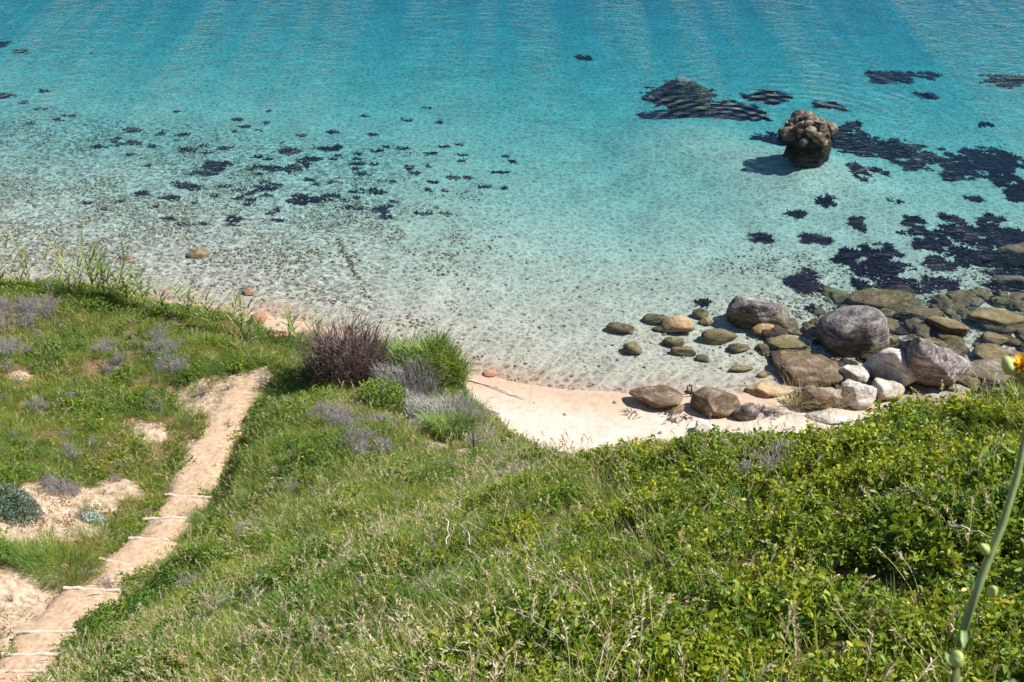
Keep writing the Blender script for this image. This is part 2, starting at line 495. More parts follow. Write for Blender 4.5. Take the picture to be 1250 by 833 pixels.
M['twig'] = leaf_material("grey_twig", [(0.0, (0.24, 0.21, 0.20)), (0.6, (0.40, 0.37, 0.355)), (1.0, (0.54, 0.51, 0.48))], 0.08, 0.8, patch_col=(1, 1, 1), patch_lo=(0.8, 0.8, 0.85))
M['deadtwig'] = leaf_material("dead_reed", [(0.0, (0.06, 0.042, 0.04)), (0.5, (0.15, 0.105, 0.095)), (0.9, (0.27, 0.20, 0.17)), (1.0, (0.42, 0.33, 0.22))], 0.1, 0.8, patch_col=(1, 1, 1), patch_lo=(0.8, 0.8, 0.8))
M['glauc'] = leaf_material("blue_green_leaf", [(0.0, (0.04, 0.08, 0.055)), (0.6, (0.09, 0.15, 0.11)), (1.0, (0.16, 0.22, 0.17))], 0.25, 0.7, patch_col=(1, 1, 1), patch_lo=(0.85, 0.85, 0.85))
M['silver'] = leaf_material("silver_leaf", [(0.0, (0.24, 0.34, 0.32)), (1.0, (0.48, 0.58, 0.54))], 0.2, 0.7, patch_col=(1, 1, 1), patch_lo=(0.9, 0.9, 0.9))
M['reed'] = leaf_material("reed_leaf", [(0.0, (0.08, 0.15, 0.04)), (0.6, (0.18, 0.28, 0.07)), (1.0, (0.36, 0.38, 0.17))], 0.3, 0.5)
M['weed'] = leaf_material("sea_weed", [(0.0, (0.012, 0.010, 0.020)), (0.6, (0.036, 0.026, 0.042)), (1.0, (0.085, 0.055, 0.06))], 0.05, 0.9, gloss=0.0, rough=0.9, patch_col=(1, 1, 1), patch_lo=(0.8, 0.8, 0.8))
M['weedtuft'] = leaf_material("tufted_weed", [(0.0, (0.02, 0.018, 0.03)), (0.7, (0.055, 0.048, 0.065)), (1.0, (0.11, 0.09, 0.085))], 0.05, 0.9, gloss=0.0, rough=0.9, patch_col=(1, 1, 1), patch_lo=(0.8, 0.8, 0.8))
M['litter'] = leaf_material("dead_leaf", [(0.0, (0.13, 0.06, 0.03)), (0.6, (0.28, 0.15, 0.075)), (1.0, (0.45, 0.30, 0.17))], 0.15, 0.8, patch_col=(1, 1, 1), patch_lo=(0.85, 0.85, 0.85))
M['path'] = plain_material("path_earth", [(0.28, (0.30, 0.18, 0.10)), (0.45, (0.48, 0.32, 0.20)), (0.6, (0.56, 0.405, 0.275)), (0.75, (0.68, 0.56, 0.43))], 11.0, 0.95, 1.0)
M['step'] = plain_material("pale_timber", [(0.3, (0.40, 0.32, 0.24)), (0.7, (0.66, 0.58, 0.48))], 9.0, 0.85, 0.5)
M['rgrey'] = rock_material("grey_rock", (0.03, 0.025, 0.022), (0.11, 0.094, 0.085), (0.38, 0.35, 0.325))
M['rpale'] = rock_material("pale_rock", (0.20, 0.165, 0.135), (0.44, 0.40, 0.35), (0.68, 0.64, 0.58))
M['rbrown'] = rock_material("brown_rock", (0.04, 0.027, 0.018), (0.125, 0.085, 0.053), (0.32, 0.25, 0.18))
M['rtan'] = rock_material("tan_rock", (0.22, 0.13, 0.06), (0.42, 0.28, 0.14), (0.56, 0.42, 0.25), stain=0.2)
M['rolive'] = rock_material("olive_rock", (0.05, 0.04, 0.02), (0.14, 0.115, 0.06), (0.30, 0.25, 0.15), stain=0.3)
M['rred'] = rock_material("red_rock", (0.18, 0.08, 0.045), (0.36, 0.18, 0.11), (0.52, 0.33, 0.22), stain=0.1)
M['rknob'] = rock_material("knobbly_rock", (0.035, 0.027, 0.02), (0.11, 0.083, 0.06), (0.40, 0.33, 0.25), stain=0.95, weed=(0.03, 0.025, 0.018))
M['rknobwet'] = rock_material("wet_weedy_rock", (0.02, 0.016, 0.012), (0.05, 0.04, 0.03), (0.09, 0.07, 0.05), stain=0.3, weed=(0.03, 0.025, 0.018))
M['peb'] = plain_material("grey_pebble", [(0.3, (0.20, 0.19, 0.15)), (0.7, (0.42, 0.40, 0.33))], 2.5)
M['peb2'] = plain_material("olive_pebble", [(0.3, (0.12, 0.105, 0.06)), (0.7, (0.26, 0.23, 0.15))], 2.5)
M['clod'] = plain_material("earth_clod", [(0.3, (0.34, 0.24, 0.155)), (0.7, (0.66, 0.56, 0.44))], 3.0)
M['wood'] = plain_material("bleached_wood", [(0.3, (0.40, 0.34, 0.28)), (0.7, (0.66, 0.60, 0.52))], 14.0)
M['darkwood'] = plain_material("dark_wood", [(0.3, (0.03, 0.025, 0.02)), (0.7, (0.09, 0.07, 0.055))], 14.0)
M['stem'] = plain_material("green_stem", [(0.3, (0.16, 0.24, 0.06)), (0.7, (0.26, 0.34, 0.12))], 30.0, 0.5, 0.1)
M['bud'] = plain_material("green_bud", [(0.3, (0.30, 0.42, 0.08)), (0.7, (0.48, 0.56, 0.18))], 60.0, 0.5, 0.1)
M['petal'] = plain_material("orange_petal", [(0.3, (0.85, 0.42, 0.01)), (0.7, (0.95, 0.58, 0.02))], 60.0, 0.5, 0.1)

# ------------------------------------------------------------------ mesh helpers
class MB:
    def __init__(self):
        self.v, self.f, self.mi = [], [], []
        self.n = 0
    def add(self, verts, faces, mi=0):
        o = self.n
        self.v.extend([tuple(float(c) for c in p) for p in verts])
        self.n += len(verts)
        self.f.extend([tuple(i + o for i in f) for f in faces])
        self.mi.extend([mi] * len(faces))
    def mesh(self, name, mats, smooth=True):
        me = bpy.data.meshes.new(name)
        me.from_pydata(self.v, [], self.f)
        for m in (mats if isinstance(mats, (list, tuple)) else [mats]):
            me.materials.append(m)
        me.polygons.foreach_set("material_index", self.mi)
        if smooth:
            me.polygons.foreach_set("use_smooth", [True] * len(self.f))
        me.update()
        return me
def link(name, mesh, parent=None, loc=(0, 0, 0), rot=(0, 0, 0), scale=(1, 1, 1)):
    o = bpy.data.objects.new(name, mesh)
    COL.objects.link(o)
    o.location, o.rotation_euler, o.scale = loc, rot, scale
    if parent:
        o.parent = parent
    return o
def tag(o, label=None, category=None, group=None, kind=None):
    for k, v in (("label", label), ("category", category), ("group", group), ("kind", kind)):
        if v:
            o[k] = v
    return o
def unit(v):
    v = np.asarray(v, float)
    return v / (np.linalg.norm(v) + 1e-12)

def tube(mb, pts, radii, sides=5, mi=0):
    pts = [np.asarray(p, float) for p in pts]
    rings = []
    for i, p in enumerate(pts):
        d = unit(pts[min(i + 1, len(pts) - 1)] - pts[max(i - 1, 0)])
        a = unit(np.cross(d, (0.3, 0.9, 0.2) if abs(d[2]) > 0.9 else (0, 0, 1)))
        b = np.cross(d, a)
        rings.append([p + radii[i] * (math.cos(k * 2 * math.pi / sides) * a + math.sin(k * 2 * math.pi / sides) * b) for k in range(sides)])
    vs = [q for r in rings for q in r]
    fs = []
    for i in range(len(pts) - 1):
        for k in range(sides):
            k2 = (k + 1) % sides
            fs.append((i * sides + k, i * sides + k2, (i + 1) * sides + k2, (i + 1) * sides + k))
    fs.append(tuple(range(sides))[::-1])
    fs.append(tuple((len(pts) - 1) * sides + k for k in range(sides)))
    mb.add(vs, fs, mi)
def leaf(mb, base, direction, normal, length, width, curl=0.15, fold=0.18, mi=0):
    d = unit(direction)
    s = unit(np.cross(d, normal))
    n = np.cross(s, d)
    base = np.asarray(base, float)
    P = lambda a, w, c: base + d * length * a + s * width * w + n * length * c
    vs = [P(0, 0, 0), P(0.38, 0, -fold * 0.3), P(0.72, 0, -curl * 0.4), P(1, 0, -curl),
          P(0.36, 0.42, fold * 0.3), P(0.72, 0.40, fold * 0.2 - curl * 0.4), P(0.36, -0.42, fold * 0.3), P(0.72, -0.40, fold * 0.2 - curl * 0.4)]
    mb.add(vs, [(0, 1, 4), (1, 2, 5, 4), (2, 3, 5), (0, 6, 1), (1, 6, 7, 2), (2, 7, 3)], mi)
def blade(mb, base, azim, length, width, lean, droop, mi=0, segs=4):
    h = np.array([math.cos(azim), math.sin(azim), 0.0])
    side = np.array([-h[1], h[0], 0.0])
    vs, fs = [], []
    p = np.asarray(base, float).copy()
    ang = lean
    for i in range(segs + 1):
        w = width * (1 - (i / segs) ** 1.6) * 0.5 + 0.0004
        vs += [p + side * w, p - side * w]
        if i < segs:
            fs.append((2 * i, 2 * i + 1, 2 * i + 3, 2 * i + 2))
        ang_i = ang + droop * ((i + 1) / segs)
        p = p + (h * math.sin(ang_i) + np.array([0, 0, 1]) * math.cos(ang_i)) * (length / segs)
    mb.add(vs, fs, mi)

# ------------------------------------------------------------------ ground sheets: hillside, beach, seabed
BARE_PX = [(183, 527, 0.45), (165, 520, 0.3), (35, 640, 0.75), (60, 605, 0.6), (70, 640, 0.7), (110, 605, 0.5), (140, 592, 0.45), (150, 600, 0.35), (30, 665, 0.5),
           (15, 720, 0.8), (40, 735, 0.6), (15, 770, 0.7), (60, 715, 0.4), (252, 484, 0.8), (272, 478, 0.85), (292, 470, 0.6), (310, 464, 0.35), (525, 528, 0.4),
           (505, 515, 0.3), (545, 545, 0.5), (575, 552, 0.5), (25, 460, 0.25), (85, 780, 0.35), (95, 690, 0.3), (330, 405, 0.7), (300, 395, 0.4)]
BARE = [(*hit(u, v)[:2], r) for u, v, r in BARE_PX]
def bare_mask(x, y):
    m = np.zeros(np.shape(x))
    wob = (fbm(x * 2.6, y * 2.6, 23) - 0.5) * 0.55
    for bx, by, r in BARE:
        d = np.hypot(x - bx, y - by) / r + wob
        m = np.maximum(m, 1 - sstep(0.75, 1.15, d))
    pd, arc, _ = polyline_dist(x, y, PATH_XY)
    m = np.maximum(m, 1 - sstep(0.30, 0.56, pd + wob * 1.2))
    return m
BAREV = bare_mask(X, Y)
nx, ny = len(gx), len(gy)
idx = np.arange(nx * ny).reshape(ny, nx)
quads = np.stack([idx[:-1, :-1], idx[:-1, 1:], idx[1:, 1:], idx[1:, :-1]], -1).reshape(-1, 4)
def face_mean(A):
    return (A[:-1, :-1] + A[:-1, 1:] + A[1:, 1:] + A[1:, :-1]).reshape(-1) / 4
fw, fz = face_mean(W), face_mean(Z)
is_hill = fw > 0.04
is_sea = (~is_hill) & (fz < 0.0)
is_beach = (~is_hill) & (~is_sea)
shingle = np.clip(1 - sstep(13, 17, SD) , 0, 1) * np.maximum(sstep(-2, -6, X) * 0.9 + 0.12, sstep(6, 9, X) * (1 - sstep(5, 9, SD)) * 0.8) * sstep(0.2, 1.5, SD)
allv = np.stack([X, Y, Z], -1).reshape(-1, 3)
for name, mask, mat in (("hillside", is_hill, M['soil']), ("beach", is_beach, M['sand']), ("seabed", is_sea, M['seabed'])):
    q = quads[mask]
    used, inv = np.unique(q, return_inverse=True)
    me = bpy.data.meshes.new(name)
    me.from_pydata(allv[used].tolist(), [], inv.reshape(-1, 4).tolist())
    me.polygons.foreach_set("use_smooth", [True] * len(me.polygons))
    me.materials.append(mat)
    a = me.attributes.new("bare", 'FLOAT', 'POINT')
    a.data.foreach_set("value", BAREV.reshape(-1)[used].astype(np.float32))
    a = me.attributes.new("shingle", 'FLOAT', 'POINT')
    a.data.foreach_set("value", shingle.reshape(-1)[used].astype(np.float32))
    tag(link(name, me), kind="structure")
# the sea: a closed body of clear water
mb = MB()
x0, x1, y0, y1, zb = -219, 219, 20.0, 299, -12.0
mb.add([(x0, y0, zb), (x1, y0, zb), (x1, y1, zb), (x0, y1, zb), (x0, y0, 0), (x1, y0, 0), (x1, y1, 0), (x0, y1, 0)],
       [(3, 2, 1, 0), (4, 5, 6, 7), (0, 1, 5, 4), (1, 2, 6, 5), (2, 3, 7, 6), (3, 0, 4, 7)])
tag(link("sea", mb.mesh("sea", M['sea'], False)), kind="structure")

# ------------------------------------------------------------------ the path with its steps
STEP_V = [825, 803, 775, 727, 692, 663, 637, 610, 575, 545, 518]
px_s = np.interp(sorted(STEP_V, reverse=True), [p[1] for p in PATH_PX][::-1], PATH_S[1:][::-1])
edges = np.r_[px_s[0] - 1.9, px_s[0] - 0.95, px_s]
def path_xy(s):
    return np.array([np.interp(s, PATH_S, PATH[:, 0]), np.interp(s, PATH_S, PATH[:, 1])])
def stepped(s):
    i = int(np.searchsorted(edges, s, side='right'))
    if i == 0 or i == len(edges):
        return float(path_z(s)) - (0.07 if i == len(edges) else 0)
    a, b = edges[i - 1], edges[i]
    za, zb_ = path_z(a), path_z(b)
    drop = za - zb_
    t = (s - a) / (b - a)
    return float(za - drop * (0.48 + 0.52 * t) + drop * 0.24)
pm = MB()
ss = np.unique(np.r_[np.arange(0, PATH_S[-1], 0.07), edges - 0.01, edges + 0.01])
ncs = 13
for s in ss:
    c = path_xy(s)
    tvec = unit(path_xy(min(s + 0.3, PATH_S[-1])) - path_xy(max(s - 0.3, 0)))
    nvec = np.array([tvec[1], -tvec[0]])
    for k in range(ncs):
        w = (k / (ncs - 1) - 0.5) * 2
        half = 0.62 + 0.36 * (float(fbm(s * 1.3, 3.3 if w < 0 else 8.1, 5, 3)) - 0.5)
        q = c + nvec * w * half
        zc = stepped(s)
        z = zc * (1 - abs(w) ** 6) + (float(path_z(s)) - 0.16) * abs(w) ** 6 + (float(fbm(q[0] * 5, q[1] * 5, 8)) - 0.5) * 0.06 - 0.04 * w * w
        pm.v.append((q[0], q[1], z))
for i in range(len(ss) - 1):
    for k in range(ncs - 1):
        a = i * ncs + k
        pm.f.append((a, a + ncs, a + ncs + 1, a + 1)[::-1])
pm.mi = [0] * len(pm.f)
path_o = tag(link("path", pm.mesh("path", M['path'])), kind="structure")
for j, s in enumerate(edges[1:-3]):
    c = path_xy(s)
    tvec = unit(path_xy(s + 0.3) - path_xy(s - 0.3))
    z = stepped(s - 0.02)
    sm = MB()
    nl = 9
    half = random.uniform(0.34, 0.50)
    for i in range(nl):
        w = (i / (nl - 1) - 0.5) * 2
        jz, jy = random.uniform(-.012, .012), random.uniform(-.012, .012)
        hh, dd = 0.06, 0.032
        sec = [(-dd, -hh), (-dd, hh * 0.75), (-dd * 0.7, hh), (dd * 0.7, hh), (dd, hh * 0.7), (dd, -hh)]
        sm.v += [(w * half, a + jy, b + jz) for a, b in sec]
    for i in range(nl - 1):
        for k in range(6):
            k2 = (k + 1) % 6
            sm.f.append((i * 6 + k, (i + 1) * 6 + k, (i + 1) * 6 + k2, i * 6 + k2))
    sm.f += [tuple(range(6)), tuple((nl - 1) * 6 + k for k in range(6))[::-1]]
    sm.mi = [0] * len(sm.f)
    link("step", sm.mesh("step", M['step'], False), path_o, (c[0] + random.uniform(-.08, .08), c[1], z - 0.052), (random.uniform(-.03, .03), random.uniform(-.03, .03), math.atan2(tvec[1], tvec[0]) - math.pi / 2 + random.uniform(-.08, .08)))

# ------------------------------------------------------------------ rocks
def ico(sub):
    import bmesh
    bm = bmesh.new()
    bmesh.ops.create_icosphere(bm, subdivisions=sub, radius=1)
    v = np.array([p.co[:] for p in bm.verts])
    f = [tuple(q.index for q in fc.verts) for fc in bm.faces]
    bm.free()
    return v, f
ICO = {k: ico(k) for k in (2, 3, 4, 5)}
def rock_mesh(name, mat, dims, seed, sub=4, planes=10, sharp=34, rough=0.07, freq=1.6, axes=None, flat=None, strata=0.0):
    rs = np.random.default_rng(seed)
    v, f = ICO[sub]
    n = rs.normal(size=(planes, 3))
    n /= np.linalg.norm(n, axis=1)[:, None]
    d = rs.uniform(0.52, 0.92, planes)
    if axes is not None:
        n = np.vstack([n, [unit(a[:3]) for a in axes]])
        d = np.r_[d, [a[3] for a in axes]]
    dot = np.clip(v @ n.T, 0, None) / d
    r = (np.sum(dot ** sharp, 1) + 1.0) ** (-1.0 / sharp)
    p = v * r[:, None]
    off = Vector(rs.uniform(-50, 50, 3))
    disp = np.array([mnoise.fractal(Vector(q) * freq + off, 0.9, 2.1, 6) for q in p])
    low = np.array([mnoise.noise(Vector(q) * 1.1 + off) for q in p])
    if strata:
        ax = unit(rs.normal(size=3) + np.array([0.4, 0, 1.2]))
        disp = disp - strata / rough * np.abs(np.sin((p @ ax) * 10 + low * 5.0)) ** 0.5
    p = p + v * (disp * rough + low * 0.06)[:, None]
    ext = p.max(0) - p.min(0)
    p = (p - (p.max(0) + p.min(0)) / 2) / ext * np.array(dims)
    mb = MB()
    mb.v, mb.f, mb.mi, mb.n = [tuple(q) for q in p], f, [0] * len(f), len(p)
    return mb.mesh(name, mat)
ROCK_SEED = [100]
def rock(u, v, w_px, asp_d, asp_h, mat, label, z=None, name="boulder", sink=0.25, rotz=0.0, group=None, tilt=(0, 0), **kw):
    """a rock whose middle shows at photograph pixel (u, v), w_px wide, standing on the ground there"""
    ROCK_SEED[0] += 1
    g = hit(u, v)
    for _ in range(6):                       # the rock's middle, half its height above the ground, is what shows at (u, v)
        t = np.linalg.norm(g - EYE) / np.linalg.norm(ray(u, v))
        wd = w_px * t / F_PX
        hgt = wd * asp_h
        zc = float(terrain(g[0], g[1])) + hgt * (0.5 - sink) if z is None else z
        g = at_z(u, v, zc)
    if name == "boulder":                    # most of the heap has a sheer side turned up the beach
        kw['axes'] = list(kw.get('axes', [])) + [(-0.9 + random.uniform(-.2, .2), -0.45 + random.uniform(-.25, .25), 0.08, kw.pop('cut', 0.46)), (0.35, 0.3, 0.85, 0.6)]
        kw.setdefault('sub', 5)
    me = rock_mesh(name, mat, (wd, wd * asp_d, hgt), ROCK_SEED[0] + kw.pop('seed', 0), **kw)
    o = link(name, me, None, g, (tilt[0], tilt[1], rotz))
    return tag(o, label, "rock", group)

R = rock
R(926, 385, 78, 0.75, 0.66, M['rgrey'], "dark grey boulder with a pale cracked top standing clear of the heap in shallow water", sink=0.3, sub=5, strata=0.03, axes=[(0.5, 0.5, 0.9, 0.62), (-1, 0, 0.1, 0.95)], rotz=0.2)
R(932, 404, 30, 0.7, 0.6, M['rtan'], "small orange tan stone leaning at the foot of the solitary dark boulder", name="stone", sink=0.2)
R(1040, 406, 86, 0.85, 0.85, M['rgrey'], "large smooth rounded grey boulder with a domed pale top", sink=0.28, sub=5, sharp=7, rough=0.06, planes=14, rotz=0.2, cut=0.72)
R(1012, 418, 30, 0.9, 0.8, M['rbrown'], "brown weathered rock tucked against the side of the domed boulder", sink=0.3, strata=0.03)
R(1080, 416, 36, 0.8, 0.7, M['rbrown'], "knobbly brown ledge rock between the domed boulder and the striped one", sink=0.3, rough=0.14, freq=2.4, strata=0.04)
R(1156, 402, 54, 0.5, 0.42, M['rbrown'], "dark square-sided block with a flat brown top lying in the water", sink=0.2, sharp=26, planes=3, axes=[(0, 0, 1, 0.6), (0, -1, 0, 0.62), (1, 0, 0, 0.85), (-1, 0, 0, 0.85), (0, 1, 0, 0.7)], rotz=-0.1)
R(1136, 444, 100, 0.7, 0.82, M['rgrey'], "biggest slanting boulder, blue grey with diagonal ribs, behind the leafy slope", sink=0.25, sub=5, rough=0.09, strata=0.07, axes=[(0.7, -0.2, 0.8, 0.55), (-0.8, -0.4, 0.3, 0.75)], rotz=-0.35, tilt=(0.1, 0.25))
R(1093, 452, 66, 0.75, 0.95, M['rpale'], "pointed pale boulder with a smooth lit flank and a dark sheer side", sink=0.25, sub=5, sharp=18, rough=0.04, axes=[(0.75, -0.25, 0.6, 0.5), (-0.9, -0.45, 0.15, 0.5), (0.1, 0.9, 0.3, 0.7)])
R(1083, 478, 44, 0.7, 0.7, M['rpale'], "small pinkish cream boulder wedged below the pointed pale one", sink=0.25, sharp=16, axes=[(0.5, -0.5, 0.7, 0.6), (-1, -0.2, 0, 0.6)])
R(1042, 458, 42, 0.8, 0.55, M['rpale'], "cream topped rock behind the whitish cracked boulder", sink=0.1, sharp=18, axes=[(0.2, 0, 1, 0.6)])
R(1048, 484, 44, 0.7, 0.95, M['rpale'], "whitish cracked upright boulder at the beach end of the heap", sink=0.2, sub=5, rough=0.1, strata=0.05, axes=[(-1, -0.2, 0, 0.6)])
R(985, 452, 78, 0.75, 0.30, M['rbrown'], "broad low brown slab with an algae covered flat top", sink=0.2, sharp=18, strata=0.03, axes=[(0, 0.1, 1, 0.55), (-0.2, -1, 0.1, 0.7)], rotz=0.1)
R(990, 486, 62, 0.6, 0.55, M['rbrown'], "dark layered rock on the sand in front of the broad brown slab", sink=0.2, strata=0.07, rough=0.12)
R(1014, 510, 58, 0.45, 0.16, M['rpale'], "flat cream slab lying on the sand against the leafy slope", name="slab", sink=0.2, sharp=20)
R(936, 477, 50, 0.6, 0.30, M['rtan'], "low brown mossy rock at the water's edge beside the layered rock", sink=0.3, rough=0.1)
R(800, 487, 66, 0.6, 0.30, M['rbrown'], "flat grey brown slab on the sand, farthest beach rock from the boulder heap", name="slab", sink=0.15, sharp=22, strata=0.03, axes=[(0.1, 0.1, 1, 0.6), (-0.6, -0.8, 0, 0.75)], rotz=-0.2)
R(824, 499, 24, 0.7, 0.45, M['rbrown'], "small dark stone at the corner of the flat beach slab", name="stone", sink=0.2)
R(874, 493, 60, 0.7, 0.55, M['rbrown'], "wedge shaped brown rock with a sloping lit face on the sand", sink=0.2, sharp=24, planes=6, axes=[(0.55, -0.5, 0.65, 0.42), (-0.75, -0.6, 0.2, 0.55)])
R(910, 503, 31, 0.75, 0.75, M['rgrey'], "small dark grey rough stone beside the wedge shaped rock", name="stone", sink=0.2, sharp=20)
R(860, 524, 26, 0.8, 0.75, M['rpale'], "small round whitish stone half buried in sand by the slope edge", name="stone", sink=0.3, sharp=8)
R(850, 476, 24, 0.7, 0.45, M['rpale'], "pale flat stone with dark sticks beside it at the tide line", name="stone", sink=0.2)
R(604, 508, 17, 0.9, 0.75, M['rpale'], "lone white round stone on the open pink sand", name="stone", sink=0.2, sub=3, sharp=6, rough=0.03)
R(598, 456, 17, 0.8, 0.3, M['rred'], "small flat red stone lying in the shallows off the reed bank", name="stone", sink=0.15, sub=3)
R(242, 309, 29, 0.75, 0.3, M['rtan'], "flat yellowish stone lying alone on the pebbly sea floor", name="stone", sink=0.2, sub=3)
R(316, 390, 22, 0.9, 0.7, M['rred'], "reddish brown stone in the wet edge behind the reeds", name="stone", sink=0.25, sub=3)
R(340, 413, 25, 0.8, 0.6, M['rred'], "reddish stone on dry sand beyond the reed tops", name="stone", sink=0.2, sub=3)
R(153, 315, 17, 0.8, 0.4, M['rred'], "small rusty stone on the sea floor near the yellowish flat one", name="stone", sink=0.3, sub=3)
R(304, 357, 15, 0.9, 0.5, M['rred'], "little rust coloured stone in ankle deep water off the reeds", name="stone", sink=0.3, sub=3)
SUB = [(757, 401, 36, .5, .35, 'rolive'), (772, 425, 24, .9, .6, 'rolive'), (801, 390, 34, .6, .35, 'rolive'), (828, 397, 42, .75, .5, 'rtan'),
       (878, 411, 46, .6, .4, 'rolive'), (822, 418, 28, .7, .4, 'rolive'), (834, 429, 32, .5, .35, 'rolive'), (858, 437, 18, .8, .4, 'rolive'),
       (856, 384, 22, .8, .5, 'rolive'), (862, 393, 18, .8, .5, 'rtan'), (902, 426, 28, .6, .3, 'rolive'), (904, 450, 32, .4, .25, 'rolive'),
       (933, 457, 20, .5, .3, 'rolive'), (805, 402, 18, .6, .4, 'rolive'), (946, 417, 30, .6, .3, 'rolive')]
for u, v, w, d, h, m in SUB:
    R(u, v, w, d, h, M[m], "olive tan stone scattered under clear shallow water before the boulders", name="stone", group="sunken stones beside the boulders", sink=0.2, sub=3, rotz=random.uniform(-.5, .5), rough=0.1)
SHELF = [(1080, 370, 94, .42, .2, 'rolive', "long olive crusted rock shelf just under the surface"),
         (1120, 384, 60, .5, .25, 'rolive', "short olive rock shelf beside the long crusted one"),
         (1225, 392, 90, .5, .2, 'rolive', "wide tan rock shelf with a broken edge, awash at the surface"),
         (1245, 310, 66, .7, .45, 'rgrey', "grey veined rock rising out of the dark weed bed"),
         (1240, 343, 60, .4, .25, 'rgrey', "narrow grey rock shelf below the veined rock in the weed"),
         (1206, 455, 66, .75, .2, 'rgrey', "flat sunken grey slab beside the biggest slanting boulder"),
         (1214, 414, 34, .8, .35, 'rolive', "small olive sunken rock off the broken edge of the tan shelf"),
         (1188, 368, 30, .7, .3, 'rgrey', "small grey sunken rock between the shelves"),
         (1140, 420, 30, .6, .4, 'rolive', "olive sunken rock in front of the square dark block"),
         (960, 420, 50, .6, .2, 'rolive', "low olive sunken rock between the solitary boulder and the domed one")]
for u, v, w, d, h, m, lab in SHELF:
    R(u, v, w, d, h, M[m], lab, name="rock_shelf", sink=0.1, sharp=16, strata=0.03, rough=0.1, rotz=random.uniform(-.25, .25), axes=[(0, 0, 1, 0.6)])
k = 0
while k < 190:
    u, v = random.uniform(925, 1270), random.uniform(358, 482)
    if u < 1000 and v > 440 or u < 1000 and v < 395:
        continue
    w = random.choice([12, 16, 20, 26, 34, 44])
    mk, colour = random.choice([('rolive', 'olive'), ('rolive', 'olive'), ('rknobwet', 'blackish'), ('rbrown', 'brown'), ('rgrey', 'dark grey')])
    R(u, v, w, random.uniform(.6, 1), random.uniform(.2, .42), M[mk], "sunken %s stone in the rubble around the boulders" % colour,
      name="stone", group="sunken %s rubble stones" % colour, sink=0.3, sub=4 if w > 20 else 3, rotz=random.uniform(0, 6), rough=0.17, freq=2.2, sharp=18)
    k += 1
# the rock out in the bay: a core with blocks bedded in it
c = at_z(986, 170, 0.0)
wd = 60 * np.linalg.norm(c - EYE) / F_PX
root = bpy.data.objects.new("sea_rock", None)
COL.objects.link(root)
root.location = (c[0], c[1], float(terrain(c[0], c[1])))
tag(root, "lone knobbly brown rock of many blocks standing out of the bay", "rock")
dz = -root.location.z
link("core", rock_mesh("core", M['rknobwet'], (wd * 0.98, wd * 0.9, dz + 1.1), 55, 5, 9, 10, 0.14, 2.4), root, (0, 0, (dz + 0.9) * 0.5 - 0.1))
rs = np.random.default_rng(4)
for i in range(34):
    az = i * 2.399
    f_ = (i + .5) / 34                       # from the crown down to the waterline
    el = math.radians(88 - 95 * f_)
    rr = math.cos(el) * wd * (0.43 + 0.06 * math.sin(3 * az))
    s_ = wd * rs.choice([0.15, 0.2, 0.26, 0.36])
    bm_ = rock_mesh("block", M['rknob'], (s_, s_ * rs.uniform(.7, 1.1), s_ * rs.uniform(.7, 1.2)), 300 + i, 4, 7, 60, 0.05)
    link("block", bm_, root, (math.cos(az) * rr, math.sin(az) * rr * 0.85, dz + 0.12 + math.sin(el) * 0.66), tuple(rs.uniform(-1, 1, 3)))
host = R(840, 119, 62, 0.7, 0.85, M['rknobwet'], "weed hung sunken rock with a pale tip off the lone bay rock", sink=0.1, rough=0.12)
tip = R(845, 112, 20, 0.7, 0.5, M['rpale'], "small pale grey stone capping the weed hung sunken rock", name="stone", z=-0.2)
top = max((v.co for v in host.data.vertices), key=lambda q: q.z)      # seat the pale stone on the sunken rock's crown
tip.location = host.location + Vector((top.x, top.y, top.z - 0.04))

# ------------------------------------------------------------------ seaweed patches on the sea floor
def weed_patch(u0, v0, u1, v1, label, group, name="seaweed_patch", mat="weed", dens=420):
    um, vm = (u0 + u1) / 2, (v0 + v1) / 2
    c = hit(um, vm)
    t = np.linalg.norm(c - EYE)
    hw = max((u1 - u0) / 2 * t / F_PX, 0.12)
    dep = math.asin(min(1, -(c - EYE)[2] / t))
    hd = max((v1 - v0) / 2 * t / F_PX / math.sin(dep), 0.10)
    n = int(np.clip(dens * math.pi * hw * hd, 20, 5200))
    mb = MB()
    seed = int(u0 * 7 + v0 * 13)
    rs = np.random.default_rng(seed)
    cnt = 0
    qx, qy = rs.uniform(-1.1, 1.1, (2, n * 3))
    ok = (np.hypot(qx, qy) + (fbm(qx * 1.9 + seed, qy * 1.9, 4) - 0.5) * 1.5 + (fbm(qx * hw * 2.6 + seed, qy * hd * 2.6, 6) - 0.5) * 1.0 * min(1.0, hw) < 0.80) & (fbm(qx * hw * 2.0 + seed, qy * hd * 2.0, 9, 2) > 0.3)
    qx, qy = qx[ok], qy[ok]
    qz = terrain(c[0] + qx * hw, c[1] + qy * hd) + 0.01
    for x, y, pz in zip(qx, qy, qz):
        px, py = c[0] + x * hw, c[1] + y * hd
        blade(mb, (px - c[0], py - c[1], pz - c[2]), rs.uniform(0, 6.28), rs.uniform(0.08, 0.24), rs.uniform(0.04, 0.10), rs.uniform(1.2, 1.5), rs.uniform(0.0, 0.15), 0, 2)
        cnt += 1
        if cnt >= n:
            break
    if cnt < 4:
        return
    o = link(name, mb.mesh(name, M[mat]), None, c)
    tag(o, label, "seaweed", group)
G1, G2, G3 = "dark weed beds round the bay rock", "dark weed beds by the boulders", "weed tufts over the pebbly sea floor"
L1 = "ragged dark weed bed on the sea floor around the lone bay rock"
L2 = "ragged purplish weed bed on the sea floor off the boulder heap"
L3 = "small dark weed tuft scattered on the pebbly sea floor off the reeds"
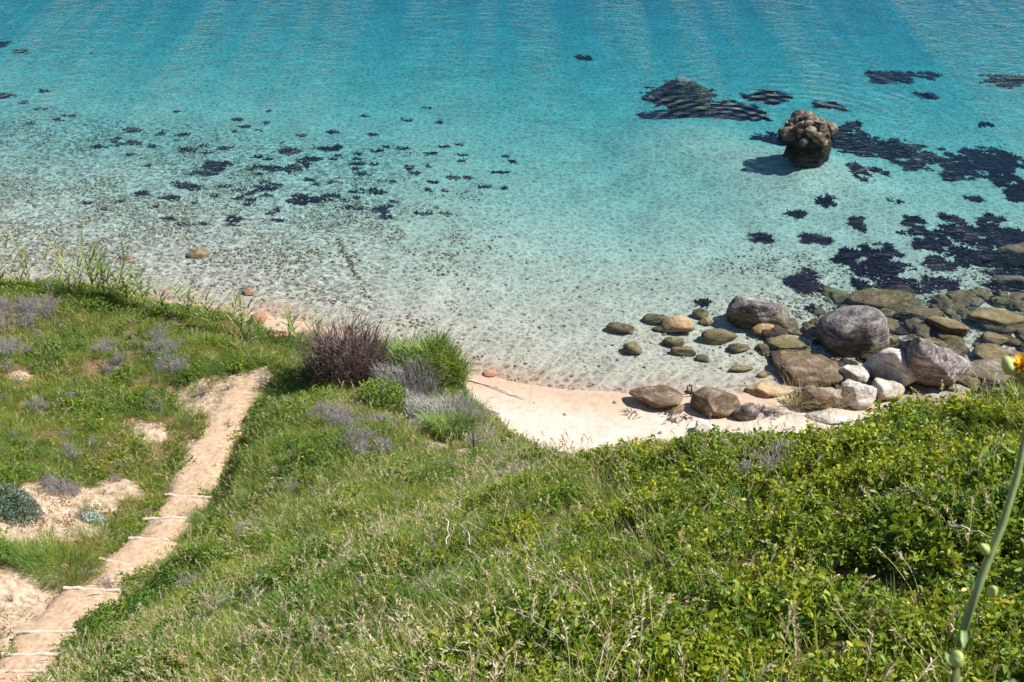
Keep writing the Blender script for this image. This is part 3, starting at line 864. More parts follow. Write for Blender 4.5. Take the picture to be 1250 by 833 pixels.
for b, lab in [((783, 97, 868, 138), "dark weed bed cloaking the sunken rock with the pale tip"), ((852, 121, 940, 157), "dark weed bed between the pale tipped sunken rock and the lone bay rock"),
               ((910, 109, 962, 128), "thin weed streak on the seaward side between the two bay rocks"), ((918, 156, 978, 187), "dark weed bed doubling the cast shadow of the lone bay rock"),  # the second patch also paints the bay rock's cast shadow on the sea floor
               ((995, 146, 1075, 195), "broad weed bed touching the sunlit side of the lone bay rock"), ((1050, 165, 1132, 208), "broad weed bed trailing from the lone bay rock towards the weed fields"),
               ((985, 124, 1030, 138), "small weed patch just seaward of the lone bay rock"), ((1136, 178, 1262, 218), "longest weed bed, stretching level with the lone bay rock's shoreward side"),
               ((1215, 200, 1265, 250), "weed bed hanging off the shoreward end of the longest one")]:
    weed_patch(*b, lab, None)
for b in [(1036, 196, 1060, 222), (1092, 196, 1130, 210), (1058, 86, 1112, 103), (1120, 87, 1146, 98), (1198, 92, 1247, 107), (1116, 112, 1142, 122), (1195, 150, 1215, 158), (1150, 210, 1190, 222), (1060, 205, 1085, 215)]:
    weed_patch(*b, "small dark weed patch scattered in the deeper water beyond the bay rock's weed beds", G1)
weed_patch(703, 67, 723, 76, "single round dark weed spot alone in open turquoise water", None)
for b, lab in [((1022, 296, 1108, 342), "rounded purplish weed bed over a hump, seaward of the long olive rock shelf"), ((1048, 332, 1132, 362), "weed strip lying along the edge of the long olive rock shelf"),
               ((1150, 262, 1255, 318), "great dark weed bed beside the grey veined rock"), ((1170, 300, 1255, 345), "weed bed in front of the grey veined rock"),
               ((1104, 272, 1180, 310), "weed arm reaching out from the great bed by the veined rock"), ((953, 326, 1004, 362), "roundish weed bed seaward of the solitary dark boulder"),
               ((1190, 345, 1260, 372), "weed bed between the narrow grey shelf and the wide tan shelf")]:
    weed_patch(*b, lab, None)
for b in [(1033, 264, 1055, 283), (998, 240, 1020, 252), (962, 256, 985, 266), (916, 283, 945, 300), (972, 285, 1012, 302), (1124, 314, 1168, 334), (1128, 337, 1168, 358), (1096, 345, 1140, 360), (985, 372, 1003, 386),
          (1005, 380, 1040, 395), (1100, 262, 1125, 275), (1085, 243, 1100, 250), (848, 366, 868, 376), (1180, 240, 1200, 248)]:
    weed_patch(*b, "small purplish weed patch on pale sand off the boulder heap", G2)
T3 = [(205, 242, 30, 9), (275, 228, 22, 8), (225, 228, 40, 12), (262, 205, 40, 30), (250, 212, 26, 14), (212, 244, 24, 8), (172, 238, 24, 9), (225, 275, 24, 8), (208, 268, 20, 8), (380, 246, 70, 14), (405, 240, 30, 10),
      (335, 207, 36, 14), (358, 207, 24, 18), (352, 185, 36, 12), (400, 182, 32, 14), (385, 195, 26, 10), (372, 195, 20, 8), (228, 184, 34, 10), (275, 182, 24, 8), (222, 165, 22, 9), (163, 175, 26, 9), (140, 172, 14, 10),
      (160, 160, 30, 8), (405, 162, 16, 10), (335, 230, 24, 14), (370, 220, 22, 10), (320, 232, 20, 8), (290, 268, 18, 7), (285, 275, 16, 6), (340, 270, 12, 8), (250, 275, 14, 6), (305, 250, 18, 6), (412, 180, 14, 8),
      (448, 235, 26, 12), (475, 255, 44, 14), (470, 266, 18, 10), (515, 262, 26, 7), (463, 236, 18, 8), (434, 201, 18, 6), (442, 213, 20, 8), (472, 183, 16, 6), (492, 182, 20, 6), (508, 188, 16, 6), (526, 188, 18, 7),
      (543, 180, 18, 6), (560, 177, 10, 5), (565, 190, 16, 5), (500, 205, 14, 12), (506, 212, 12, 6), (552, 218, 26, 7), (530, 223, 14, 5), (480, 222, 16, 5), (592, 229, 22, 6), (613, 211, 26, 6), (627, 198, 12, 6),
      (618, 192, 8, 5), (616, 231, 10, 5), (542, 234, 14, 5), (563, 197, 12, 5), (430, 255, 30, 10), (545, 262, 14, 5), (0, 55, 24, 14), (25, 64, 20, 8), (5, 118, 30, 10), (28, 126, 14, 6), (50, 134, 14, 5), (70, 147, 16, 6),
      (85, 142, 14, 5), (35, 152, 14, 5), (30, 167, 10, 5), (55, 112, 14, 5), (107, 65, 14, 4), (445, 142, 10, 5), (455, 165, 14, 6), (300, 155, 18, 6), (320, 160, 16, 6), (185, 180, 12, 5), (120, 180, 20, 6)]
rt = random.Random(3)
for _ in range(95):
    T3.append((rt.gauss(330, 100), rt.gauss(215, 34), rt.uniform(7, 18), rt.uniform(4, 7)))
for u, v, w, h in T3:
    w, h = w * 0.92, h * 0.72
    big = w >= 30
    weed_patch(u - w / 2, v - h / 2, u + w / 2, v + h / 2, "larger ragged weed tuft on the pebbly sea floor off the reeds" if big else L3, "larger weed tufts off the reeds" if big else G3, "seaweed_tuft", "weedtuft", 210)
# narrow ridge of weedy stones running out from the shore
rm = MB()
for i in range(90):
    f_ = rt.random()
    g = hit(412 + 40 * f_ + rt.gauss(0, 2.2), 290 + 78 * f_ ** 0.9)
    vv, ff = ICO[2]
    s = rt.uniform(0.025, 0.075)
    rm.add([(q * np.array([s, s * 1.2, s * 0.6]) * rt.uniform(.85, 1.1)) + g - hit(430, 330) for q in vv], ff)
tag(link("stone_ridge", rm.mesh("stone_ridge", M['rolive']), None, hit(430, 330)), "narrow line of small olive stones running out under water from the shore", "stones", kind="stuff")

# ------------------------------------------------------------------ scattered ground cover through geometry nodes
def scatter(name, protos, pos, rot, scl, pick):
    me = bpy.data.meshes.new(name)
    me.from_pydata([tuple(p) for p in np.asarray(pos)], [], [])
    a = me.attributes.new("rot", 'FLOAT_VECTOR', 'POINT')
    a.data.foreach_set("vector", np.asarray(rot, np.float32).ravel())
    a = me.attributes.new("scl", 'FLOAT_VECTOR', 'POINT')
    sc = np.asarray(scl, np.float32)
    if sc.ndim == 1:
        sc = np.repeat(sc[:, None], 3, 1)
    a.data.foreach_set("vector", sc.ravel())
    a = me.attributes.new("pick", 'INT', 'POINT')
    a.data.foreach_set("value", np.asarray(pick, np.int32))
    o = link(name, me)
    ng = bpy.data.node_groups.new(name, 'GeometryNodeTree')
    ng.interface.new_socket("Geometry", in_out='INPUT', socket_type='NodeSocketGeometry')
    ng.interface.new_socket("Geometry", in_out='OUTPUT', socket_type='NodeSocketGeometry')
    gi, go = ng.nodes.new("NodeGroupInput"), ng.nodes.new("NodeGroupOutput")
    join = ng.nodes.new("GeometryNodeJoinGeometry")
    for p in reversed(protos):
        oi = ng.nodes.new("GeometryNodeObjectInfo")
        oi.inputs["Object"].default_value = p
        gti = ng.nodes.new("GeometryNodeGeometryToInstance")
        ng.links.new(oi.outputs["Geometry"], gti.inputs[0])
        ng.links.new(gti.outputs[0], join.inputs[0])
    iop = ng.nodes.new("GeometryNodeInstanceOnPoints")
    ng.links.new(gi.outputs[0], iop.inputs["Points"])
    ng.links.new(join.outputs[0], iop.inputs["Instance"])
    iop.inputs["Pick Instance"].default_value = True
    for nm, ty, sock in (("pick", 'INT', "Instance Index"), ("rot", 'FLOAT_VECTOR', "Rotation"), ("scl", 'FLOAT_VECTOR', "Scale")):
        na = ng.nodes.new("GeometryNodeInputNamedAttribute")
        na.data_type = ty
        na.inputs["Name"].default_value = nm
        out = [q for q in na.outputs if q.enabled and q.name == "Attribute"][0]
        if nm == "rot":
            er = ng.nodes.new("FunctionNodeEulerToRotation")
            ng.links.new(out, er.inputs[0])
            out = er.outputs[0]
        ng.links.new(out, iop.inputs[sock])
    ng.links.new(iop.outputs[0], go.inputs[0])
    md = o.modifiers.new("scatter", 'NODES')
    md.node_group = ng
    return o
def proto(name, mb, mats):
    return bpy.data.objects.new(name, mb.mesh(name, mats))       # never linked to the scene: only a source shape

def make_leafy(seed, n=62, rad=0.13, hgt=0.17, ll=(0.017, 0.034), mat='leafy', asp=0.52):
    rs = np.random.default_rng(seed)
    mb = MB()
    stems = 7
    tips = []
    for i in range(stems):
        a, r = rs.uniform(0, 6.28), rad * math.sqrt(rs.uniform(0, 1))
        tip = np.array([math.cos(a) * r, math.sin(a) * r, hgt * rs.uniform(0.6, 1.1) * (1 - 0.35 * (r / rad) ** 2)])
        tips.append(tip)
        tube(mb, [(tip[0] * .3, tip[1] * .3, -0.05), tip * np.array([.75, .75, .55]), tip], [0.0022, 0.0018, 0.001], 3, 0)
    for i in range(n):
        tip = tips[i % stems]
        f_ = rs.uniform(0.45, 1.0)
        base = np.array([tip[0] * (.5 + .5 * f_), tip[1] * (.5 + .5 * f_), tip[2] * f_])
        a = rs.uniform(0, 6.28)
        up = rs.uniform(-0.1, 0.9)
        d = unit((math.cos(a), math.sin(a), up))
        nrm = unit(np.array([0, 0, 1.0]) + rs.normal(size=3) * 0.8)
        L_ = rs.uniform(*ll)
        leaf(mb, base, d, nrm, L_, L_ * asp, rs.uniform(0, .3), rs.uniform(.05, .35), 0)
    return proto("leafy_sprig", mb, [M[mat]])
def make_grass(seed, n=26, L_=(0.14, 0.32), w=(0.004, 0.008), rad=0.09, mat='grass', lean=0.7, droop=0.9):
    rs = np.random.default_rng(seed)
    mb = MB()
    for i in range(n):
        a = rs.uniform(0, 6.28)
        r = rad * math.sqrt(rs.uniform())
        blade(mb, (math.cos(a) * r, math.sin(a) * r, -0.03), a + rs.normal() * 0.7, rs.uniform(*L_), rs.uniform(*w), abs(rs.normal()) * lean * 0.6, rs.uniform(0, droop), 0, 4)
    return proto("grass_tuft", mb, [M[mat]])
def make_straw(seed):
    rs = np.random.default_rng(seed)
    mb = MB()
    for i in range(3):
        a = rs.uniform(0, 6.28)
        H = rs.uniform(0.32, 0.58)
        h = np.array([math.cos(a), math.sin(a), 0])
        p, pts, ang = np.array([rs.normal() * .02, rs.normal() * .02, -0.02]), [], rs.uniform(0.05, 0.5)
        for j in range(7):
            pts.append(p.copy())
            ang += rs.uniform(0.02, 0.22)
            p = p + (h * math.sin(ang) + np.array([0, 0, 1]) * math.cos(ang)) * H / 6
        tube(mb, pts, [0.0030] * 3 + [0.0022] * 4, 3, 0)
        d = unit(pts[-1] - pts[-3])
        for j in range(16):                                   # seed head
            b = pts[-1] - d * 0.10 * (j / 16) * (H / .45)
            q = unit(d * 1.2 + rs.normal(size=3) * 0.55)
            leaf(mb, b, q, rs.normal(size=3), rs.uniform(.022, .040), 0.010, .1, .1, 0)
    return proto("straw_stalk", mb, [M['straw']])
def make_twigs(seed, n=22, R_=0.2, H=0.26, mat='twig', leaves=0):
    rs = np.random.default_rng(seed)
    mb = MB()
    for i in range(n):
        a = rs.uniform(0, 6.28)
        e = unit((math.cos(a) * R_ * rs.uniform(.2, 1.2), math.sin(a) * R_ * rs.uniform(.2, 1.2), H * rs.uniform(.6, 1.2)))
        Ls = H * rs.uniform(0.7, 1.25)
        p = np.zeros(3)
        pts = [p]
        for j in range(4):
            p = p + unit(e + rs.normal(size=3) * 0.28) * Ls / 4
            pts.append(p)
        tube(mb, pts, [0.0045, 0.0036, 0.003, 0.0024, 0.0016], 3, 0)
        for j in range(5):
            b = pts[rs.integers(1, 5)]
            q = unit(e + rs.normal(size=3) * 0.8)
            tube(mb, [b, b + q * Ls * .2, b + q * Ls * .34 + rs.normal(size=3) * .01], [0.0022, 0.0018, 0.001], 3, 0)
    return proto("twig_tuft", mb, [M[mat]])

def path_top(x, y):
    pd, arc, _ = polyline_dist(x, y, PATH_XY)
    return pd < 0.5, arc
def surface_samples(n, x0, x1, y0, y1, seed, ulim=(-170, 1420), vlim=(300, 1010)):
    rs = np.random.default_rng(seed)
    x, y = rs.uniform(x0, x1, n), rs.uniform(y0, y1, n)
    w, s = hill_weight(x, y)
    keep = (s < 1.2) & (w > 0.3)
    x, y, s = x[keep], y[keep], s[keep]
    z = terrain(x, y)
    u, v, d = project(np.stack([x, y, z], -1))
    keep = (u > ulim[0]) & (u < ulim[1]) & (v > vlim[0]) & (v < vlim[1]) & (d > 1.5)
    return x[keep], y[keep], z[keep], s[keep], rs
def rots(rs, n, tilt=0.3):
    return np.stack([rs.normal(0, tilt, n), rs.normal(0, tilt, n), rs.uniform(0, 6.2832, n)], -1)
def knoll(x, y):           # 1 on the near knoll with its leafy scrub, 0 in the grassy hollow
    d, _, _ = polyline_dist(x, y, [(0.0, 1.0), (1.2, 5.0), (1.6, 9.0), (1.2, 13)])
    side = x - np.interp(y, [0, 4, 8, 12, 16], [-0.9, -0.3, 0.15, 0.3, 0.6])
    return sstep(-0.9, 1.1, side + (fbm(x * .9, y * .9, 61) - .5) * 2.4)
BOX = (-19, 14, 0.6, 28.5)
AREA = (BOX[1] - BOX[0]) * (BOX[3] - BOX[2])
leafy = [make_leafy(i) for i in range(6)]
leafy_big = [make_leafy(40 + i, 44, 0.16, 0.2, (0.03, 0.05), 'leafy', 0.6) for i in range(3)]
herb = [make_leafy(20 + i, 60, 0.15, 0.15, (0.02, 0.042), 'herb', 0.4) for i in range(5)]
grass = [make_grass(60 + i) for i in range(6)]
straw = [make_straw(80 + i) for i in range(6)]
twigs = [make_twigs(100 + i) for i in range(4)]
litter = []
for i in range(3):
    rs = np.random.default_rng(140 + i)
    mb = MB()
    for j in range(14):
        leaf(mb, (*rs.uniform(-.12, .12, 2), rs.uniform(0.005, .03)), unit((*rs.normal(size=2), rs.normal() * .25)), (rs.normal() * .3, rs.normal() * .3, 1), rs.uniform(.03, .06), .025, rs.uniform(-.2, .4), .2)
    litter.append(proto("dead_leaves", mb, [M['litter']]))

TWIG_PX = [(200, 430, .55), (210, 450, .45), (190, 415, .35), (405, 508, .4), (425, 522, .45), (440, 540, .4), (455, 555, .35), (470, 520, .3), (78, 597, .35), (90, 560, .25), (20, 385, .7), (50, 380, .5), (10, 430, .5), (55, 500, .3),
           (140, 450, .35), (240, 720, .25), (490, 490, .35), (130, 430, .3), (300, 655, .2), (640, 590, .3), (940, 575, .25), (545, 510, .4), (585, 545, .3)]
TWIG = [(*hit(u, v)[:2], r) for u, v, r in TWIG_PX]
def blobs(x, y, lst, seed=2):
    m = np.zeros(np.shape(x))
    wob = (fbm(x * 3, y * 3, seed) - .5) * .6
    for bx, by, r in lst:
        m = np.maximum(m, 1 - sstep(.6, 1.1, np.hypot(x - bx, y - by) / r + wob))
    return m

def cover(name, protos, per_m2, seed, prob, size, label, cat, tilt=0.3, zoff=0.0):
    n = int(per_m2 * AREA)
    x, y, z, s, rs = surface_samples(n, *BOX, seed)
    p = prob(x, y, s)
    keep = rs.uniform(size=len(x)) < p
    x, y, z = x[keep], y[keep], z[keep]
    on, arc = path_top(x, y)
    if name == "gravel":
        z = np.where(on, [stepped(a_) for a_ in arc], z) - 0.02 * ~on
    sc = size(x, y, rs)
    o = scatter(name, protos, np.stack([x, y, z + zoff], -1), rots(rs, len(x), tilt), sc, rs.integers(0, len(protos), len(x)))
    tag(o, label, cat, kind="stuff")
    print(name, len(x))
    return o
clump = lambda x, y: fbm(x * 1.9, y * 1.9, 201)
def p_leafy(x, y, s):
    k = knoll(x, y)
    pd, _, side = polyline_dist(x, y, PATH_XY)
    border = (1 - sstep(0.9, 2.0, pd)) * (x > np.interp(y, PATH[:, 1], PATH[:, 0])) * (y < 15)
    base = np.maximum(k, 0.9 * border) + 0.10
    gaps = sstep(0.38, 0.52, clump(x, y))
    return np.clip(base * (0.10 + 0.90 * gaps), 0, 1) * (1 - bare_mask(x, y))
cover("leafy_ground_cover", leafy + leafy_big[:1], 190, 301, p_leafy, lambda x, y, rs: rs.uniform(.65, 1.3, len(x)) * (0.25 + 1.55 * clump(x, y)),
      "bright yellow green leafy scrub carpeting the near slope", "scrub", 0.3)
def p_herb(x, y, s):
    k = knoll(x, y)
    return np.clip((1 - 0.75 * k) * sstep(.38, .6, fbm(x * .8, y * .8, 211)) * (0.3 + 0.7 * sstep(.3, .5, clump(x, y))) + .08, 0, 1) * (1 - bare_mask(x, y)) * (1 - .8 * blobs(x, y, TWIG))
cover("herb_ground_cover", herb, 95, 302, p_herb, lambda x, y, rs: rs.uniform(.7, 1.5, len(x)) * (.4 + 1.3 * clump(x, y)), "dark green small leaved herbs matted across the hollow beside the path", "herbs", 0.3)
def p_grass(x, y, s):
    k = knoll(x, y)
    return np.clip((1 - 0.72 * k) * (0.25 + 0.75 * sstep(.35, .6, fbm(x * .7 + 9, y * .7, 221))), 0, 1) * (1 - .90 * bare_mask(x, y)) * (1 - .6 * blobs(x, y, TWIG))
cover("grass", grass, 110, 303, p_grass, lambda x, y, rs: rs.uniform(.6, 1.25, len(x)) * (.7 + .6 * fbm(x, y, 8)), "mid green and straw tinged grass covering the slope and hollow", "grass", 0.25)
def p_straw(x, y, s):
    k = knoll(x, y)
    u, v, d = project(np.stack([x, y, terrain(x, y)], -1))
    near = 1 - sstep(15, 24, d)
    return np.clip((.25 + .75 * near) * sstep(.36, .62, fbm(x * .6, y * .6, 231)) * (1 - .86 * k) + .05 * near + .03, 0, 1) * (1 - bare_mask(x, y))
cover("dry_grass_stalks", straw, 48, 304, p_straw, lambda x, y, rs: rs.uniform(.6, 1.15, len(x)), "pale dry grass stalks with drooping seed heads among the green", "dry grass", 0.45)
cover("grey_twig_cover", twigs, 60, 305, lambda x, y, s: blobs(x, y, TWIG) * .8 + .012 * (1 - knoll(x, y)), lambda x, y, rs: rs.uniform(.6, 1.2, len(x)), "lilac grey dead twigs in loose patches over the grass", "twigs", 0.35)
def p_litter(x, y, s):
    b = bare_mask(x, y)
    pd, _, _ = polyline_dist(x, y, PATH_XY)
    return np.clip(.06 + .7 * b * sstep(.45, .6, fbm(x * 1.2, y * 1.2, 241)), 0, 1) * sstep(.55, .9, pd)
cover("leaf_litter", litter, 60, 306, p_litter, lambda x, y, rs: rs.uniform(.6, 1.2, len(x)), "red brown fallen leaves littering the bare soil patches", "leaf litter", 0.2)

clods = []
for i in range(4):
    clods.append(bpy.data.objects.new("clod", rock_mesh("clod", M['clod'], (1, .8, .6), 940 + i, 2, 7, 14, .1)))
def p_clod(x, y, s):
    return np.clip(bare_mask(x, y) * (0.25 + 0.75 * sstep(.4, .62, fbm(x * 2, y * 2, 261))), 0, 1)
cover("gravel", clods, 260, 307, p_clod, lambda x, y, rs: .006 + .034 * rs.uniform(size=len(x)) ** 3, "small tan clods and gravel on the path and bare soil", "gravel", 0.4, -0.012)
# pebbles on the shallow sea floor and a thin scatter on the beach
peb = []
for i, m in enumerate(['peb', 'peb', 'rpale', 'rtan', 'peb2']):
    me = rock_mesh("pebble", M[m], (1, .8, .5), 900 + i, 2, 7, 10, .06)
    peb.append(bpy.data.objects.new("pebble", me))
rs = np.random.default_rng(77)
n = 120000
x, y = rs.uniform(-22, 18, n), rs.uniform(22, 46, n)
z, sd = shore_z(x, y)
w, _ = hill_weight(x, y)
lft = sstep(1, -5, x)
rgt = sstep(5.5, 9, x) * (1 - sstep(7, 10, sd))
p = (np.maximum(lft, 0.8 * rgt) * sstep(.3, 2, sd) * (1 - sstep(9, 16, sd)) * sstep(.40, .62, fbm(x * .7, y * .7, 251)) + .05 * sstep(-3, 1, sd) * (1 - sstep(5, 10, sd)))
keep = (rs.uniform(size=n) < p) & (w < 0.02)
x, y, z = x[keep], y[keep], z[keep]
sz = 0.035 + 0.11 * rs.uniform(size=len(x)) ** 3
o = scatter("pebbles", peb, np.stack([x, y, z + .1 * sz], -1), rots(rs, len(x), .2), sz, rs.integers(0, len(peb), len(x)))
tag(o, "olive and grey pebbles strewn over the shallow sea floor", "pebbles", kind="stuff")
print("pebbles", len(x))

# ------------------------------------------------------------------ reeds, bushes and single plants
def reed_plant(u, v, H, label, group, seed):
    rs = np.random.default_rng(seed)
    g = hit(u, v)
    root = bpy.data.objects.new("reed_plant", None)
    COL.objects.link(root)
    root.location = (g[0], g[1], float(terrain(g[0], g[1])) - 0.02)
    tag(root, label, "reed", group)
    st, lf = MB(), MB()
    for k in range(rs.integers(1, 4)):
        ox, oy = rs.normal() * .07, rs.normal() * .07
        lean = rs.normal(size=2) * .12
        hh = H * rs.uniform(.7, 1.1)
        pts = [np.array([ox + lean[0] * hh * f_ ** 1.5, oy + lean[1] * hh * f_ ** 1.5, hh * f_]) for f_ in np.linspace(0, 1, 6)]
        tube(st, pts, [.008, .008, .007, .006, .005, .003], 4)
        nl = 9
        for j in range(nl):
            f_ = .25 + .75 * j / nl
            b = np.array([np.interp(f_, np.linspace(0, 1, 6), [q[c_] for q in pts]) for c_ in range(3)])
            az = (j % 2) * math.pi + rs.normal() * .5 + k
            blade(lf, b, az, hh * rs.uniform(.28, .42), .05, rs.uniform(.35, .75), rs.uniform(.2, .9), 0, 4)
    link("stem", st.mesh("stem", M['reed']), root)
    link("leaves", lf.mesh("leaves", M['reed']), root)
RP = [(6, 352, .9), (36, 352, 1.1), (24, 354, .6), (70, 362, .6), (88, 362, 1.1), (94, 366, .8), (108, 364, 1.0), (113, 362, 1.15), (126, 366, 1.1), (134, 368, 1.2), (142, 368, 1.25), (150, 370, 1.0), (158, 374, .9), (167, 376, .8),
      (178, 380, .8), (186, 383, 1.0), (193, 384, .8), (205, 388, .9), (226, 391, 1.1), (232, 394, .9), (246, 400, .9), (254, 402, .8), (264, 405, 1.0), (272, 408, .8), (286, 412, .9), (296, 414, .8), (306, 417, .9), (357, 420, .8),
      (366, 423, .9), (378, 426, .9), (388, 428, .8), (392, 432, 1.0), (318, 420, .6)]
for i, (u, v, h) in enumerate(RP):
    lab, grp = ("young green reed beside the tall dead reed clump", "young reeds by the dead clump") if u > 350 else ("young green reed with alternate leaves on the bank above the water", "young reeds along the bank")
    reed_plant(u, v, h * 1.4, lab, grp, 500 + i)

def stem_mass(mb, n, cx, cy, rx, ry, H, rs, ground, r0=0.006, spread=.25, curve=.2):
    for i in range(n):
        a, r = rs.uniform(0, 6.28), math.sqrt(rs.uniform())
        x, y = cx + math.cos(a) * r * rx, cy + math.sin(a) * r * ry
        h = H * (rs.uniform(.3, 1.0) + .35 * rs.uniform() ** 4) * (1 - .3 * r * r) * (.75 + .5 * float(vnoise(x * 3 + 40, y * 3, 19)))
        d = np.array([math.cos(a) * r * spread + rs.normal() * .12, math.sin(a) * r * spread + rs.normal() * .12, 1])
        p = np.array([x, y, ground(x, y) - .05])
        pts = [p]
        for j in range(5):
            d = unit(d + rs.normal(size=3) * curve * .4)
            p = p + d * h / 5
            pts.append(p)
        tube(mb, pts, [r0, r0 * .9, r0 * .8, r0 * .65, r0 * .5, r0 * .25], 3)
def bush(name, label, cat, u, v, rx, ry, H, parts, seed):
    g = hit(u, v)
    root = bpy.data.objects.new(name, None)
    COL.objects.link(root)
    root.location = (g[0], g[1], float(terrain(g[0], g[1])))
    tag(root, label, cat)
    gr = lambda x, y: float(terrain(g[0] + x, g[1] + y)) - root.location.z
    rs = np.random.default_rng(seed)
    for pname, fn, mat in parts:
        mb = MB()
        fn(mb, rs, rx, ry, H, gr)
        link(pname, mb.mesh(pname, M[mat]), root)
    return root
def f_canes(n, r0=.007):
    return lambda mb, rs, rx, ry, H, gr: stem_mass(mb, n, 0, 0, rx, ry, H, rs, gr, r0, .3)
def f_blades(n, w=.03, Lr=(.35, .7), lo=.2):
    def fn(mb, rs, rx, ry, H, gr):
        for i in range(n):
            a, r = rs.uniform(0, 6.28), math.sqrt(rs.uniform())
            x, y = math.cos(a) * r * rx, math.sin(a) * r * ry
            z = gr(x, y) + H * rs.uniform(lo, .95) * (1 - .35 * r * r) * (.6 + .6 * float(vnoise(x * 3 + 40, y * 3, 19)))
            blade(mb, (x, y, z), a + rs.normal() * .8, rs.uniform(*Lr), w * rs.uniform(.6, 1.2), rs.uniform(.1, .8), rs.uniform(.1, 1.1), 0, 4)
    return fn
def f_leaves(n, L_=(.03, .06)):
    def fn(mb, rs, rx, ry, H, gr):
        for i in range(n):
            a, r = rs.uniform(0, 6.28), rs.uniform() ** .4
            el = rs.uniform(0, 1)
            rr = r * math.sqrt(1 - (el * .9) ** 2)
            x, y = math.cos(a) * rr * rx, math.sin(a) * rr * ry
            z = gr(x, y) + H * el * r
            leaf(mb, (x, y, z), unit(rs.normal(size=3) + np.array([0, 0, .3])), unit(np.array([0, 0, 1.]) + rs.normal(size=3) * .5), rs.uniform(*L_), rs.uniform(*L_) * .55, .15, .2)
    return fn
bush("dead_reed_clump", "tall purplish brown clump of dead reeds with a dark hollow base", "reed clump", 428, 470, .95, .8, 2.0,
     [("canes", f_canes(620, .008), 'deadtwig'), ("dry_leaves", f_blades(900, .028, (.3, .7), .15), 'deadtwig')], 1)
bush("reed_clump", "green reed clump leaning seaward behind the grey dead shrub", "reed clump", 524, 472, .9, .8, 1.5,
     [("canes", f_canes(260), 'reed'), ("leaves", f_blades(1500, .034, (.35, .65), .25), 'reed')], 2)
bush("dead_shrub", "silvery grey dead shrub of fine twigs on the bank above the beach", "shrub", 498, 488, .75, .5, 1.3, [("twigs", f_canes(420, .006), 'twig'), ("side_twigs", f_blades(900, .008, (.12, .3), .3), 'twig')], 3)
bush("dead_shrub", "lower grey twiggy shrub trailing down the bank to the sand", "shrub", 545, 520, .85, .6, 1.0, [("twigs", f_canes(380, .006), 'twig'), ("side_twigs", f_blades(900, .008, (.12, .28), .3), 'twig')], 4)
bush("leafy_bush", "rounded dark green leafy bush at the foot of the dead reeds", "bush", 470, 496, .65, .55, .85, [("branches", f_canes(80), 'deadtwig'), ("leaves", f_leaves(2600, (.04, .08)), 'herb')], 5)
bush("reed_clump", "short green reed tuft spilling over the edge of the bank by the sand", "reed clump", 548, 536, .5, .45, .55, [("canes", f_canes(120), 'reed'), ("leaves", f_blades(900, .02, (.25, .5), .1), 'reed')], 6)
bush("blue_green_shrub", "dark blue green rounded shrub growing in the bare sandy patch", "shrub", 14, 622, .5, .5, .5, [("branches", f_canes(60, .004), 'deadtwig'), ("leaves", f_leaves(2600, (.03, .07)), 'glauc')], 7)
bush("lilac_twig_shrub", "small lilac grey twiggy shrub on bare soil beside the path", "shrub", 77, 603, .24, .24, .42, [("twigs", f_canes(200, .004), 'twig')], 8)
bush("silver_plant", "pale silvery cyan leaved plant among grass beside the path", "plant", 118, 638, .22, .2, .25, [("stems", f_canes(24, .004), 'silver'), ("leaves", f_leaves(500, (.03, .06)), 'silver')], 9)
bush("dark_leafy_bush", "low glossy dark green bush overhanging the lowest path steps", "bush", 150, 762, .75, .8, .42, [("branches", f_canes(60), 'deadtwig'), ("leaves", f_leaves(3600, (.035, .07)), 'herb')], 10)
bush("dark_leafy_bush", "dark green bush crowding the middle bend of the path", "bush", 235, 700, .75, .7, .42, [("branches", f_canes(60), 'deadtwig'), ("leaves", f_leaves(3200, (.03, .06)), 'herb')], 11)
bush("grass_hummock", "rounded hummock of fine dull green grass beside the steps", "grass", 75, 700, .75, .6, .42, [("blades", f_blades(3000, .008, (.12, .3), 0), 'grass')], 12)

bush("dry_grass_tuft", "loose tuft of straw coloured dry grass against the dark layered rock", "grass", 966, 500, .35, .2, .55, [("blades", f_blades(150, .012, (.4, .9), 0), 'straw')], 13)
bush("dry_grass_tuft", "thin dry grass tuft in front of the whitish cracked boulder", "grass", 1012, 502, .35, .2, .45, [("blades", f_blades(90, .012, (.35, .8), 0), 'straw')], 14)
# bits and pieces: driftwood, stake, sticks, fallen branches
def stick(name, pts_px, r, mat, label, cat, lift=.03, sides=6):
    pts = []
    for u, v in pts_px:
        g = hit(u, v)
        pts.append(np.array([g[0], g[1], float(terrain(g[0], g[1])) + lift]))
    o0 = pts[0]
    mb = MB()
    fine = []
    rs = np.random.default_rng(int(pts_px[0][0]))
    for a, b in zip(pts[:-1], pts[1:]):
        for j in range(5):
            fine.append(a + (b - a) * j / 5 - o0 + rs.normal(size=3) * r * .6)
    fine.append(pts[-1] - o0)
    tube(mb, fine, list(np.linspace(r, r * .45, len(fine))), sides)
    return tag(link(name, mb.mesh(name, M[mat]), None, o0), label, cat)
stick("driftwood_stick", [(558, 462), (590, 470), (622, 483), (640, 489)], .022, 'wood', "long thin pale stick washed up along the wet sand edge", "driftwood")
stick("dead_branch", [(541, 655), (549, 664), (546, 690)], .014, 'wood', "forked grey dead branch sticking out of the grassy slope", "branch", .32)
stick("dead_branch", [(562, 662), (572, 675), (574, 690)], .012, 'wood', "curved grey dead twig beside the forked branch", "branch", .3)
stick("dry_stalk", [(618, 785), (640, 797), (660, 812), (690, 833)], .007, 'wood', "thick bleached stalk lying over the leafy near slope", "stalk", .34)
stick("dry_stalk", [(1138, 702), (1165, 712), (1198, 722)], .008, 'wood', "short bleached stalk lying across leaves behind the yellow flower stem", "stalk", .40)
